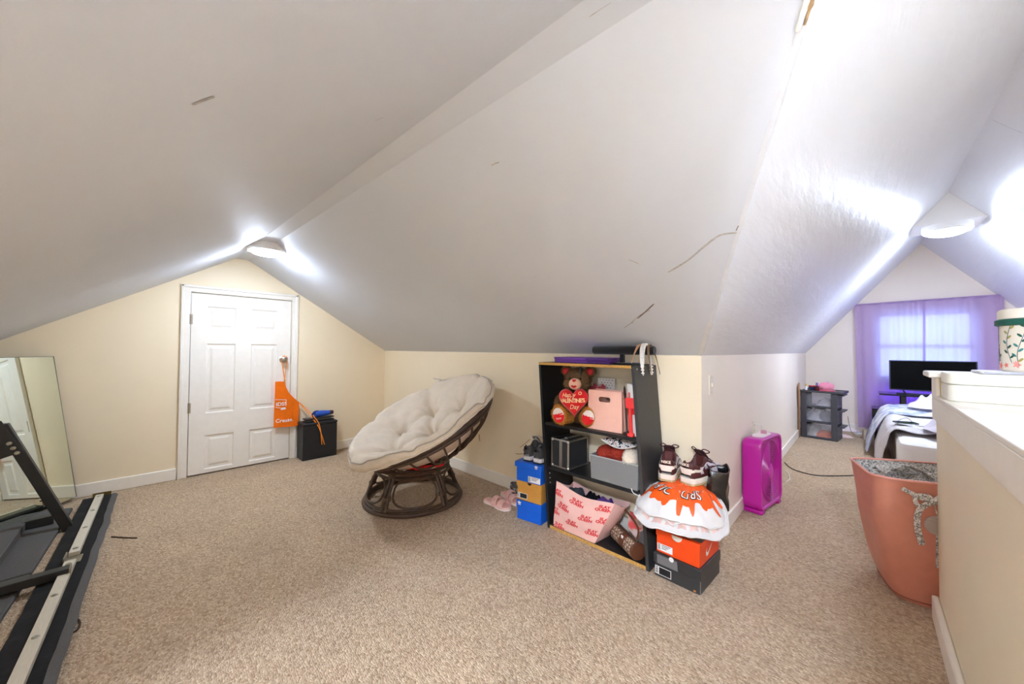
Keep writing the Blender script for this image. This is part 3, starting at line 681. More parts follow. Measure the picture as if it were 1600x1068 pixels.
for i in range(NR+1):                       # inner (sitting) surface
    f = i/NR; rg = []
    for k in range(NA):
        a = 2*pi*k/NA; r = RC*crim(a)*f; rr = min(r, RR*.998); lip = max(0, r-RR*.93)
        rg.append(bow(r*math.cos(a), r*math.sin(a), bz(rr)*.80+.012+ctop(r, a)-lip*.3))
    rings.append(rg)
for i in range(1, 7):                       # side band
    f = i/6; rg = []
    for k in range(NA):
        a = 2*pi*k/NA; r = RC*crim(a); z1_ = bz(min(r, RR*.998))*.80+.012+ctop(r, a)-max(0, r-RR*.93)*.3; z0_ = .020-.05*max(0, math.cos(a-4.71))**2
        bul = .026*math.sin(pi*f)+.005*N3(a*14, f*3, 2)+.005*math.sin(a*41+2*math.sin(a*5))*math.sin(pi*f)
        rg.append(bow((r+bul-.012*f)*math.cos(a), (r+bul-.012*f)*math.sin(a), z1_+(z0_-z1_)*f))
    rings.append(rg)
for i in range(1, 11):                      # underside resting in the frame
    f = 1-i/10; rg = []
    for k in range(NA):
        a = 2*pi*k/NA; r = RC*crim(a)*.985*f; r2 = min(r, RR*.96)
        rg.append(bow(r2*math.cos(a), r2*math.sin(a), bz(r2)*.93+.012 if r2 > .02 else -DEP*.93+.012))
    rings.append(rg)
vs = [v for rg in rings for v in rg]; fs = []
for i in range(len(rings)-1):
    for k in range(NA): fs.append((i*NA+k, i*NA+(k+1) % NA, (i+1)*NA+(k+1) % NA, (i+1)*NA+k))
mb.add(vs, fs)
cu = obj('cushion', mb, CUSH, ch, ang=80)
obj('piping', MB().tube([rings[NR][k]+nrm*.002 for k in range(NA)], .0045, 6, closed=True), PIPING, cu)
obj('piping', MB().tube([rings[NR+5][k]+(rings[NR+5][k]-CEN).normalized()*.002 for k in range(NA)], .0045, 6, closed=True), mat('cushion_piping_light', (226, 218, 204), .9, .15), cu)
for bx, by in BUT:
    r = math.hypot(bx, by); a = math.atan2(by, bx)
    obj('tuft_button', MB().ell(bow(bx, by, bz(r)*.80+.012+ctop(r, a)+.004), (.013, .013, .008), 10, 6), CUSH, cu)
RED = mat('red_cloth', (226, 40, 44), .7, .3)
q0 = P(652, 733, 2, .315); q1 = P(686, 722, 2, .325)
d_ = (q1-q0); side = Vector((-d_.y, d_.x, 0)).normalized()
o = obj('red_pouch', MB().sheet(lambda u, v: d_*(u*1.15)+side*(v*.16-.02)+Vector((0, 0, .012*math.sin(u*5+v*3)-.02*v)), 12, 6, .014), RED); o.location = q0
tag(o, 'flat red cloth pouch tucked under the papasan cushion', 'pouch')

o = thing('hair_tie', 'pink and brown hair ties lying inside the papasan stand ring', 'hair tie', P(579, 792, 2, 0)+Vector((0, 0, .004)))
obj('loop', MB().tube([(.030*math.cos(2*pi*i/24), .026*math.sin(2*pi*i/24), .003*math.sin(i)) for i in range(24)], .004, 6, closed=True), HAIR, o)
obj('scrunchie', MB().tube([(-.03+.022*math.cos(2*pi*i/24), -.01+.022*math.sin(2*pi*i/24), .004) for i in range(24)], [.008+.002*math.sin(i*2.3) for i in range(24)], 8, closed=True), mat('pink_scrunchie', (226, 190, 184), .9), o)
# ------------------------------------------------------------------ bookshelf (a loose one, racked to one side)
SO = Vector((-1.484, 1.884, 0)); SA = R(-.4); SW, SD, SH, SHEAR = .674, .283, 1.066, -.078
SM4 = Matrix.Translation(SO) @ Matrix.Rotation(SA, 4, 'Z'); SM4i = SM4.inverted()
def SL(px, py, ly):
    """photo pixel -> world point on the shelf-parallel plane at depth ly behind its front edge"""
    n = SM4.to_3x3() @ Vector((0, 1, 0)); p0 = SM4 @ Vector((0, ly, 0)); d = FW+RT*((px-800)/F_PX)+UP*((534-py)/F_PX)
    return EYEV+d*((p0-EYEV).dot(n)/d.dot(n))
def SLl(px, py, ly): return SM4i @ SL(px, py, ly)
BLKLAM = mat('black_laminate', (30, 29, 30), .45, .45, var=.12, vscale=30); CHIP = mat('raw_particle_board', (206, 160, 88), .85, .2, var=.3, vscale=140); GREYLAM = mat('grey_black_laminate', (58, 56, 55), .5, .45, var=.06)
T_ = .018
shelf = thing('bookshelf', 'black laminate bookshelf racked to one side against the cream knee wall', 'bookshelf', SO, SA)
def shb(x0, y0, z0, x1, y1, z1):
    mb = MB().box(x0, y0, z0, x1, y1, z1); mb.v = [(x+SHEAR*z, y, z) for x, y, z in mb.v]; return mb
obj('side_panel', shb(0, 0, 0, T_, SD, SH-T_), BLKLAM, shelf, smooth=False)
rp_ = obj('side_panel', shb(SW-T_, 0, 0, SW, SD, SH-.004), GREYLAM, shelf, smooth=False)
Z1, Z2 = .655, .372
SHELF_Z = {1: Z1+T_, 2: Z2+T_, 0: .020}
obj('top_board', shb(0, .004, SH-T_, SW-T_, SD, SH), BLKLAM, shelf, smooth=False)
obj('raw_front_edge', shb(.006, .0, SH-T_+.001, SW-T_-.002, .004, SH-.001), CHIP, shelf, smooth=False, label='raw particle board front edge')
for z in (Z1, Z2): obj('shelf_board', shb(T_, .012, z, SW-T_, SD, z+T_), BLKLAM, shelf, smooth=False)
obj('bottom_board', shb(T_, .006, .002, SW-T_, SD, .020), BLKLAM, shelf, smooth=False)
obj('raw_bottom_edge', shb(T_, .002, .001, SW-T_, .006, .019), CHIP, shelf, smooth=False)
for z in (.28, .31, .34): obj('peg_hole', MB().lathe([(.004, 0), (.004, .0008), (0, .001)], 8, Matrix.Translation((T_+SHEAR*z+.0005, .03, z)) @ Matrix.Rotation(R(90), 4, 'Y')), WMETAL, shelf)
for y in (.03, .225): obj('cam_screw', MB().lathe([(.006, 0), (.006, .001), (0, .0015)], 10, Matrix.Translation((SW+SHEAR*(SH-.02)+.0002, y, SH-.02)) @ Matrix.Rotation(R(90), 4, 'Y')), STEEL, shelf)
def on_shelf(name, label, cat, lx, ly, z, rz=0, group=None):
    w = SM4 @ Vector((lx, ly, z)); return thing(name, label, cat, w, SA+rz, group)

# purple boxes and head band stand on the top board
PURP = mat('purple_card', (112, 60, 156), .45, .4, var=.05); PURP2 = mat('dark_purple_card', (74, 36, 112), .4, .4)
tl, tr = SLl(867, 568, .03), SLl(952, 570, .03)
for k, (lab, dx, z, mm) in enumerate((('flat purple box at the bottom of the pair on the bookshelf', 0, 0, PURP), ('flat purple box stacked on another purple box on the bookshelf', -.004, .018, PURP))):
    o = on_shelf('flat_box', lab, 'box', tl.x+dx, .03, SH+z, R(-1.5*k), None)
    wd = tr.x-tl.x
    obj('tray', MB().box(0, 0, .0005, wd, .19, .012), mm, o, bevel=.002); obj('lid', MB().box(-.002, -.002, .009, wd+.002, .192, .018), mm, o, bevel=.002)
    obj('dark_end', MB().box(wd*.62, -.003, .002, wd+.003, .1, .0165), PURP2, o, bevel=.001)
VELV = mat('black_velvet', (16, 16, 18), .8, .25, sheen=.3)
bl, br = SLl(928, 547, .13), SLl(1023, 547, .13); zc = .5*(bl.z+br.z)
o = on_shelf('headband_stand', 'black velvet T-bar headband stand on top of the bookshelf', 'stand', .5*(bl.x+br.x), .13, SH)
hl = .5*(br.x-bl.x); zc -= SH
obj('bar', MB().lathe([(.0, -hl), (.022, -hl), (.026, -hl+.006), (.026, hl-.006), (.022, hl), (0, hl)], 20, Matrix.Translation((0, 0, zc)) @ Matrix.Rotation(R(90), 4, 'Y')), VELV, o)
obj('stem', MB().box(-.011, -.011, .008, .011, .011, zc-.02), VELV, o); obj('base', MB().box(-.085, -.06, 0, .085, .06, .010), VELV, o, bevel=.003)
def band(label, lx, rr, hgt, m, tilt, w=.012, pearls=False):
    c = SM4 @ Vector((lx, .13, SH+zc+.027))
    o = thing('headband', label, 'headband', c, SA, None)
    pts = [Vector((0, 0, .004))]; n = 30; pts = []
    for i in range(n+1):
        a = pi*1.12*(i/n)-pi*.06; pts.append(Vector((tilt*(math.sin(a)-1), rr*math.cos(a), hgt*(math.sin(a)-1)+.006)))
    rad = [w*(.45+.55*math.sin(pi*i/n)) for i in range(n+1)]
    obj('hoop', MB().tube(pts, rad, 8, flat=.35, flatdir=(0, 0, 1)), m, o)
    if pearls:
        mb = MB()
        for i in range(1, n):
            for s in (-1, 0, 1): mb.ell(pts[i]+Vector((s*rad[i]*.6, 0, 0))+(pts[i]-Vector((0, 0, -hgt*.6))).normalized()*.004, (.005, .005, .005), 6, 5)
        obj('pearls', mb, mat('pearl', (236, 232, 226), .25, .6, coat=.4), o, kind='stuff')
    return o
bx_ = br.x
band('tan padded headband hanging on the bar beside a pearl headband', bx_-.085, .05, .112, mat('tan_leather', (196, 150, 116), .5), .03, .011)
band('white pearl headband hanging on the black velvet bar', bx_-.058, .056, .145, mat('white_satin', (232, 228, 222), .4), -.015, .016, True)
band('brown and white thin headband hanging at the bar end', bx_-.028, .054, .140, mat('brown_satin', (120, 92, 66), .5), -.03, .007)

# ------------------------------------------------------------------ teddy bear
FUR1 = mat('brown_plush', (112, 84, 58), .95, .1, var=.25, vscale=30); FUR2 = mat('golden_plush', (186, 128, 58), .95, .1, var=.2, vscale=30)
PLUSHRED = mat('red_plush', (222, 26, 32), .8, .2, sheen=.3); MUZ = mat('pink_beige_plush', (238, 190, 160), .9); SATRED = mat('red_satin', (190, 20, 30), .5); PWHITE = mat('white_plush', (240, 226, 214), .95)
def fur(meshes, count, ln, m, parent, seed=1, name='fur'):
    rg = random.Random(seed); tris = []; acc = 0
    for mb in meshes:
        for f in mb.f:
            vs = [Vector(mb.v[i]) for i in f]
            for k in range(1, len(vs)-1):
                cr = (vs[k]-vs[0]).cross(vs[k+1]-vs[0]); ar = cr.length/2
                if ar > 1e-10: acc += ar; tris.append((acc, vs[0], vs[k], vs[k+1], cr.normalized()))
    import bisect
    keys = [t_[0] for t_ in tris]; out = MB()
    for _ in range(count):
        t_ = tris[min(bisect.bisect(keys, rg.random()*acc), len(tris)-1)]; a, b_ = rg.random(), rg.random()
        if a+b_ > 1: a, b_ = 1-a, 1-b_
        p = t_[1]+(t_[2]-t_[1])*a+(t_[3]-t_[1])*b_
        d = (t_[4]+Vector((rg.gauss(0, .55), rg.gauss(0, .55), rg.gauss(-.25, .5)))).normalized(); s = d.orthogonal().normalized()*ln*.14
        out.add([p-s-d*ln*.2, p+s-d*ln*.2, p+d*ln*rg.uniform(.6, 1.2)], [(0, 1, 2)])
    return obj(name, out, m, parent, smooth=False, fix=False, kind='stuff')
bl_ = SLl(893, 672, .06)
bear = on_shelf('teddy_bear', 'brown plush teddy bear holding a red heart with lettering', 'teddy bear', bl_.x+.012, .115, SHELF_Z[1]+.004, R(20))
BX = Matrix.Scale(1, 4)
body = MB().ell((0, .02, .105), (.085, .07, .105), 18, 12); obj('body', body, FUR1, bear)
head = MB().ell((0, -.005, .278), (.085, .075, .076), 20, 14); head.ell((-.045, -.035, .255), (.042, .04, .04), 12, 8).ell((.045, -.035, .255), (.042, .04, .04), 12, 8); hd_ = obj('head', head, FUR1, bear)
furs = [body, head]
for s in (-1, 1):
    e = MB().ell((s*.078, .005, .335), (.036, .020, .036), 14, 10); eo = obj('ear', e, FUR1, bear); furs.append(e)
    obj('inner_ear', MB().ell((s*.078, -.013, .333), (.022, .010, .022), 12, 8), SATRED, eo)
    a = MB().tube(spline([(s*.075, .0, .175), (s*.110, -.025, .125), (s*.085, -.065, .095)], 5), [.040, .042, .042, .041, .04, .04, .04, .039, .038, .036, .03], 12); obj('arm', a, FUR1, bear); furs.append(a)
    lg = MB().tube(spline([(s*.05, .0, .048), (s*.072, -.05, .050), (s*.088, -.088, .056)], 5), [.046]*11, 12); lo = obj('leg', lg, FUR2, bear)
    ft = MB().ell((s*.092, -.098, .064), (.052, .034, .064), 16, 12, Matrix.Rotation(R(s*14), 3, 'Y')); fo = obj('foot', ft, FUR2, bear)
    fm = Matrix.Rotation(R(s*14), 3, 'Y')
    def padpt(x, z, d=.0355): return Vector((s*.092, -.098, .064))+fm @ Vector((x, -d*math.sqrt(max(0, 1-(x/.052)**2-(z/.064)**2))-.003, z))
    padl = [(.036*math.cos(q), .046*math.sin(q)) for q in [2*pi*i/28 for i in range(28)]]
    cupl = [(x, z) for x, z in padl if z <= .006]+[]
    top = [(x, z) for x, z in padl if z >= .002]
    wav = [(.034-.068*i/10, .006+.006*abs(math.sin(i*1.2))) for i in range(11)]
    me = curve_mesh([[(x, z) for x, z in padl if z < .004]+wav[::1]] if False else [padl]); remap(me, lambda v: padpt(v.x, v.y, .036), cut=2); obj('white_pad', me, PWHITE, fo)
    lower = sorted([(x, z) for x, z in padl if z < .004], key=lambda q: math.atan2(q[1], q[0]))
    me = curve_mesh([lower+wav]); remap(me, lambda v: padpt(v.x, v.y, .0385), cut=2); obj('red_pad', me, PLUSHRED, fo)
    if s < 0: me = text_mesh('hugs', .018, .0004, .2); remap(me, lambda v: padpt(v.x, v.y-.018, .0402)); obj('lettering', me, PWHITE, fo, smooth=False)
    furs2 = [lg, ft]; fur(furs2, 2200, .012, FUR2, fo, 5+s, 'fur')
    obj('eye', MB().ell((s*.034, -.075, .292), (.0075, .006, .0075), 10, 8), mat('black_bead', (10, 10, 12), .1, .6), hd_)
obj('muzzle', MB().ell((0, -.080, .258), (.040, .030, .036), 16, 12), MUZ, hd_)
nm_ = [(-.014, .010), (.014, .010), (.010, .0), (0, -.006), (-.010, 0)]
def muz(x, z, o_=.0015): return Vector((x, -.080-.030*math.sqrt(max(0, 1-(x/.040)**2-((z)/.036)**2))-o_, .258+z))
me = curve_mesh([[(x, z+.020) for x, z in nm_]]); remap(me, lambda v: muz(v.x, v.y, .003), cut=2); obj('nose', me, SATRED, hd_)
lips = [(-.020, .002), (-.009, .008), (0, .004), (.009, .008), (.020, .002), (.009, -.007), (0, -.010), (-.009, -.007)]
me = curve_mesh([[(x, z-.012) for x, z in lips]]); remap(me, lambda v: muz(v.x, v.y, .003), cut=2); obj('mouth', me, SATRED, hd_)
fur(furs, 9000, .013, FUR1, bear, 3)
def heart_out(n=64):
    out = []
    for i in range(n):
        q = 2*pi*i/n; out.append((.0062*16*math.sin(q)**3*.93, .0062*(13*math.cos(q)-5*math.cos(2*q)-2*math.cos(3*q)-math.cos(4*q))+.008))
    return out
HO = heart_out(); HC = Vector((.0, -.112, .150)); HR = Matrix.Rotation(R(-4), 3, 'Y')
def heart_f(x, z):
    a = math.atan2(z, x); best = None
    for i in range(len(HO)):
        (x0, z0), (x1, z1) = HO[i], HO[(i+1) % len(HO)]; den = (x1-x0)*math.sin(a)-(z1-z0)*math.cos(a)
        if abs(den) < 1e-12: continue
        k = (z0*math.cos(a)-x0*math.sin(a))/den
        if -1e-6 <= k <= 1+1e-6:
            px_, pz_ = x0+(x1-x0)*k, z0+(z1-z0)*k; d = px_*math.cos(a)+pz_*math.sin(a)
            if d > 0: best = d if best is None else max(best, d)
    return min(1, math.hypot(x, z)/best) if best else 1
def heart_pt(x, z, off=0): f = heart_f(x, z); return HC+HR @ Vector((x, -.036*(1-f**2.6)**.6-off, z))
mb = MB(); n = len(HO)
for sgn in (-1, 1):
    vs = []; fs = []
    for j in range(11):
        f = j/10
        for (x, z) in HO: vs.append(HC+HR @ Vector((x*f, sgn*.036*(1-f**2.6)**.6 if f < 1 else 0, z*f)))
    for j in range(10):
        for k in range(n): fs.append((j*n+k, j*n+(k+1) % n, (j+1)*n+(k+1) % n, (j+1)*n+k))
    mb.add(vs, fs)
ho = obj('heart', mb, PLUSHRED, bear, ang=80)
GOLDTXT = mat('cream_embroidery', (250, 214, 160), .6)
for txt, sz, x, z, sh_, of in (('Happy', .032, -.022, .046, .35, .0004), ("VALENTINE\u2019S", .030, .0, .012, 0, .0009), ('Day', .034, .008, -.026, .35, .0004)):
    me = text_mesh(txt, sz, of, sh_, .85 if 'V' in txt else 1); remap(me, lambda v: heart_pt(v.x+x, v.y*1.15+z, .0018), cut=1); obj('lettering', me, GOLDTXT, ho, smooth=False)
sm_ = [(.011*math.cos(q)*(1 if i % 2 else .8)+.05, .010*math.sin(q)+.056) for i, q in enumerate([2*pi*i/16 for i in range(16)])]
me = curve_mesh([sm_, [((x-.05)*.6+.05, (z-.056)*.6+.056) for x, z in sm_]]); remap(me, lambda v: heart_pt(v.x, v.y, .002)); obj('small_heart_outline', me, GOLDTXT, ho, smooth=False)
obj('hair_bow', MB().box(-.006, -.03, -.004, .006, .0, .06, Matrix.Translation((.03, -.035, .315)) @ Matrix.Rotation(R(25), 4, 'X')), mat('grey_ribbon', (58, 56, 56), .6), hd_, bevel=.002)

# ------------------------------------------------------------------ pink bag, cards and the things beside it
PINKB = mat('rose_paper', (240, 186, 164), .45, .4, var=.03); SLOT = mat('brown_inside', (140, 70, 44), .7)
a0 = SLl(919, 674, .05); a1 = SLl(972, 680, .05); tz = SLl(925, 608, .05)
w_ = a1.x-a0.x; h_ = tz.z-SHELF_Z[1]-.004
o = on_shelf('gift_bag', 'rose pink paper gift bag with an oval handle slot', 'gift bag', .5*(a0.x+a1.x), .05, SHELF_Z[1]+.002, R(2))
slot = rrect(.075, .030, .013, 5, 0, h_-.052)
me = curve_mesh([[(-w_/2, 0), (w_/2, 0), (w_/2-.004, h_), (-w_/2+.006, h_)], slot], .003); remap(me, lambda v: Vector((v.x, v.z-.0, v.y))); obj('front_panel', me, PINKB, o, smooth=False)
me = curve_mesh([[(-w_/2, 0), (w_/2, 0), (w_/2-.004, h_), (-w_/2+.006, h_)], slot], .003); remap(me, lambda v: Vector((v.x, v.z+.09, v.y))); obj('back_panel', me, PINKB, o, smooth=False)
for s in (-1, 1): obj('side_gusset', MB().add([(s*w_/2, 0, 0), (s*w_/2, .09, 0), (s*(w_/2-.005), .09, h_), (s*(w_/2-.02), .045, h_), (s*(w_/2-.005), 0, h_), (s*(w_/2-.012), .045, 0)], [(0, 5, 3, 4), (5, 1, 2, 3)]), PINKB, o, smooth=False)
obj('tissue_paper', MB().grid(lambda u, v: Vector(((u-.5)*(w_-.03), .02+v*.05, h_-.03+.012*math.sin(u*9+v*4)+.01*N3(u*6, v*5, 1))), 16, 6), SLOT, o)
# polka-dot card and red flowers behind the bag
c0 = SLl(936, 611, .235); c1 = SLl(959.5, 592, .235); cz = SHELF_Z[1]
cb = SLl(936, 640, .235)
o = on_shelf('polka_dot_card', 'white card with black dots standing behind the pink gift bag', 'card', .5*(c0.x+c1.x), .240, cz+.002)
cw, chh = c1.x-c0.x, c1.z-cz
obj('sheet', MB().box(-cw/2-.01, 0, 0, cw/2, .004, chh), mat('white_card', (226, 218, 208), .6), o); BLK = mat('black_print', (30, 26, 26), .6)
mb = MB()
for i in range(5):
    for j in range(5):
        x, z = -cw/2+.006+(i+.5*(j % 2))*cw/5, chh-.012-j*.016
        if x < cw/2-.005: mb.lathe([(.0032, 0), (0, .0006)], 8, Matrix.Translation((x, -.0002, z)) @ Matrix.Rotation(R(90), 4, 'X'))
obj('printed_dots', mb, BLK, o)
f0 = SLl(932, 603, .20)
o = on_shelf('fabric_flowers', 'dusty red fabric flowers behind the bear and the gift bag', 'flowers', f0.x, .195, SHELF_Z[1])
rgf = random.Random(4)
for k in range(4):
    cx, cz2 = (-.03+.028*k), f0.z-SHELF_Z[1]-.03+.018*(k % 2)
    mb = MB()
    for i in range(7):
        a = i*2.4; rr = .008+.002*i; mb.ell((cx+rr*math.cos(a), -.012+.002*i, cz2+rr*math.sin(a)), (.012, .007, .012), 8, 6)
    bo = obj('blossom', mb, mat('dusty_red_fabric', (176, 66, 72), .8, var=.2), o); obj('stem', MB().tube([(cx, 0, cz2), (cx*.3, .0, .002)], .0025, 6), mat('stem_green', (70, 90, 52), .7), bo)
# white boxed frames, dark brush, red T-shaped piece
q0 = SLl(992, 692, .04)
o = on_shelf('picture_box', 'tall white boxed picture standing at the right end of the top shelf', 'picture', q0.x-.004, .045, SHELF_Z[1]+.001)
hh = SLl(990, 600, .10).z-SHELF_Z[1]
def shx(mb): mb.v = [(x+SHEAR*z*.8, y, z) for x, y, z in mb.v]; return mb
WHB = mat('white_box_card', (232, 228, 220), .5, .3, var=.03)
obj('box', shx(MB().box(-.012, 0, 0, .014, .17, hh)), WHB, o, bevel=.002); obj('red_print', shx(MB().box(-.0128, -.0008, hh*.42, .0146, .06, hh*.62)), mat('red_card', (226, 48, 50), .5), o)
o = on_shelf('picture_box', 'thin white boxed picture with pink print beside the gift bag', 'picture', q0.x-.052, .11, SHELF_Z[1]+.001)
obj('box', shx(MB().box(-.014, 0, 0, .014, .13, hh*1.0)), WHB, o, bevel=.002); obj('pink_print', shx(MB().box(-.008, -.0006, hh*.66, .006, .001, hh*.82)), mat('pink_card', (226, 120, 120), .5), o)
q1 = SLl(985, 688, .02)
REDP = mat('coral_red_plastic', (236, 62, 60), .35, .45)
o = on_shelf('toy_mallet', 'coral red plastic T-shaped toy standing upright by the white picture boxes', 'toy', q1.x, .030, SHELF_Z[1]+.001)
tzz = SLl(985, 622, .02).z-SHELF_Z[1]
obj('handle', shx(MB().tube(spline([(0, 0, 0), (.002, 0, tzz*.4), (.004, 0, tzz*.93)], 5), [.014, .0125, .011, .0105, .010, .010, .010, .010, .010, .010, .010], 10)), REDP, o)
obj('head', shx(MB().box(-.020, -.010, tzz*.72, .032, .012, tzz)), REDP, o, bevel=.006, seg=3)
obj('foot', shx(MB().box(-.017, -.014, 0, .017, .014, .02)), REDP, o, bevel=.006, seg=3)
q2 = SLl(979, 678, .05)
o = on_shelf('makeup_brush', 'slim dark brush standing between gift bag and red toy', 'brush', q2.x, .058, SHELF_Z[1]+.001)
bh = SLl(979, 602, .05).z-SHELF_Z[1]
obj('handle', shx(MB().tube([(0, 0, 0), (0, .0, bh*.5), (0, 0, bh*.72)], [.005, .006, .004], 8)), mat('dark_wood', (60, 36, 28), .4), o); obj('bristles', shx(MB().lathe([(.004, bh*.72), (.008, bh*.82), (.006, bh*.93), (0, bh)], 10)), mat('dark_bristle', (50, 32, 28), .9), o)

# ------------------------------------------------------------------ aluminium case
ALU = mat('brushed_aluminium', (196, 190, 180), .32, .5, metal=.9, var=.05); CASEB = mat('charcoal_case_panel', (44, 44, 46), .55, .35, var=.1, vscale=120)
e0 = SLl(860, 731, .03); e1 = SLl(888.5, 739, .03); e2 = SLl(861, 683, .03)
cw = e1.x-e0.x; chh = e2.z-SHELF_Z[2]-.002; cdp = .21
o = on_shelf('flight_case', 'small charcoal case with aluminium edges standing on the middle shelf', 'case', .5*(e0.x+e1.x)+.002, .03, SHELF_Z[2]+.001, R(-3))
obj('body', MB().box(-cw/2+.003, .003, .003, cw/2-.003, cdp-.003, chh-.003), CASEB, o)
ed = .010; mb = MB()
for x in (-cw/2, cw/2-ed):
    for z in (0, chh-ed): mb.box(x, 0, z, x+ed, cdp, z+ed)
    for y in (0, cdp-ed): mb.box(x, y, 0, x+ed, y+ed, chh)
for y in (0, cdp-ed):
    for z in (0, chh-ed): mb.box(-cw/2, y, z, cw/2, y+ed, z+ed)
obj('edge_frame', mb, ALU, o, bevel=.002); obj('closure_strip', MB().box(-.001, -.002, .0, .006, .004, chh).box(.012, -.002, 0, .018, .004, chh).box(-.001, 0, chh-.004, .006, cdp, chh+.002).box(.012, 0, chh-.004, .018, cdp, chh+.002), ALU, o, bevel=.001)
for x in (-cw/2, cw/2):
    for z in (0, chh): obj('corner_cap', MB().ell((x+(.008 if x < 0 else -.008), .008, z+(.008 if z == 0 else -.008)), (.0125, .0125, .0125), 10, 8), ALU, o)
hn = obj('latch', MB().box(-.004, .05, chh, .022, .075, chh+.007), ALU, o, bevel=.001)

# ------------------------------------------------------------------ grey bin and its contents
GREYBIN = mat('grey_felt_bin', (132, 130, 128), .8, .2, var=.06, vscale=200); KNIT = mat('rust_red_knit', (150, 52, 38), .95, .1, var=.3, vscale=120, bump=.6, bscale=220); KNITW = mat('cream_knit', (226, 210, 188), .95, .1, var=.12, vscale=100, bump=.5, bscale=180)
g0 = SLl(924, 747, .02); g1 = SLl(988, 772, .02); g2 = SLl(918, 703, .02); g3 = SLl(1002, 727, .02)
zb = SHELF_Z[2]+.001; bh = .5*(g2.z+g3.z)-zb; bh = .138
gx0, gx1 = g0.x, g3.x-.008
o = on_shelf('storage_bin', 'grey fabric storage bin filled with knitwear on the middle shelf', 'bin', gx0, .016, zb)
bw = gx1-gx0; bd = .225; tp = .016
def tray(w0, d0, w1, d1, h, th):
    mb = MB()
    ob = [(0, 0, 0), (w0, 0, 0), (w0, d0, 0), (0, d0, 0)]; x_, y_ = (w1-w0)/2, (d1-d0)/2
    ot = [(-x_, -y_, h), (w0+x_, -y_, h), (w0+x_, d0+y_, h), (-x_, d0+y_, h)]
    ib = [(th, th, th), (w0-th, th, th), (w0-th, d0-th, th), (th, d0-th, th)]; it = [(-x_+th, -y_+th, h), (w0+x_-th, -y_+th, h), (w0+x_-th, d0+y_-th, h), (-x_+th, d0+y_-th, h)]
    vs = ob+ot+it+ib; fs = [(3, 2, 1, 0)]+[(i, (i+1) % 4, 4+(i+1) % 4, 4+i) for i in range(4)]+[(4+i, 4+(i+1) % 4, 8+(i+1) % 4, 8+i) for i in range(4)]+[(8+i, 8+(i+1) % 4, 12+(i+1) % 4, 12+i) for i in range(4)]+[(12, 13, 14, 15)]
    return mb.add(vs, fs)
obj('bin_wall', tray(bw-.012, bd, bw, bd+.004, bh, .004), GREYBIN, o, bevel=.004)
obj('rim_band', MB().tube([(-.008, -.004, bh), (bw-.004, -.004, bh), (bw-.004, bd, bh), (-.008, bd, bh)], .004, 6, closed=True), mat('grey_rim', (168, 166, 162), .7), o)
def lump(name, label, cat, lx, ly, z, rx, ry, rz_, m, seed, amp=.18, fq=14, kn=True):
    o = on_shelf(name, label, cat, lx, ly, z); mb = MB().ell((0, 0, rz_), (rx, ry, rz_), 36, 22)
    mb.v = [tuple(Vector((0, 0, rz_))+(Vector(v)-Vector((0, 0, rz_)))*(1+amp*N3(v[0]*fq+seed, v[1]*fq, v[2]*fq)+amp*.35*math.sin(v[0]*260+seed)*math.sin(v[1]*260+v[2]*260)*(1 if kn else 0))) for v in mb.v]
    mb.v = [(x, y, max(z_, 0)) for x, y, z_ in mb.v]
    return tag(obj(name, mb, m), label, cat) if False else (obj('knit', mb, m, o), o)[1]
lump('knit_scarf', 'rust red knitted scarf heaped in the grey bin', 'scarf', gx0+.062, .09, zb+.098, .062, .075, .046, KNIT, 1)
lump('knit_scarf', 'rust red chunky knit scarf bundled beside the cream one', 'scarf', gx0+.135, .135, zb+.098, .068, .085, .050, KNIT, 5)
lump('knit_scarf', 'cream knitted scarf in the right corner of the grey bin', 'scarf', gx0+.225, .085, zb+.095, .048, .075, .056, KNITW, 9)
o = on_shelf('zip_pouch', 'patterned zip pouch resting on the knitwear under the top shelf', 'pouch', gx0+.16, .12, zb+.232)
PAT = bpy.data.materials.new('black_white_leaf_print'); PAT.use_nodes = True; t = NT(PAT); tc = t.add('ShaderNodeTexCoord'); vv = t.add('ShaderNodeTexNoise', i_Scale=55.0, i_Detail=2.0); t.link(tc.outputs['Object'], vv.inputs['Vector']); rp = t.add('ShaderNodeValToRGB'); rp.color_ramp.interpolation = 'CONSTANT'; rp.color_ramp.elements[0].color = (*lin((40, 46, 58)), 1); rp.color_ramp.elements[1].position = .46; rp.color_ramp.elements[1].color = (*lin((226, 220, 212)), 1); e = rp.color_ramp.elements.new(.62); e.color = (*lin((206, 120, 120)), 1); t.link(vv.outputs[0], rp.inputs[0]); t.link(rp.outputs[0], t.bsdf.inputs['Base Color'])
mb = MB().grid(lambda u, v: Vector(((u-.5)*.21, -.075+.15*v, .026*math.sin(pi*u)**.6*math.sin(pi*v)**.5-.030*math.sin(pi*u)*(1-v)**2)), 24, 10); mb.grid(lambda u, v: Vector(((u-.5)*.21, -.075+.15*v, -.018*math.sin(pi*u)**.6*math.sin(pi*v)**.5-.030*math.sin(pi*u)*(1-v)**2)), 24, 10)
po = obj('pouch', mb, PAT, o); obj('zip', MB().tube([Vector(((u/24-.5)*.21, -.076, -.030*math.sin(pi*u/24))) for u in range(25)], .004, 6), mat('zip_cream', (214, 206, 196), .5), o)

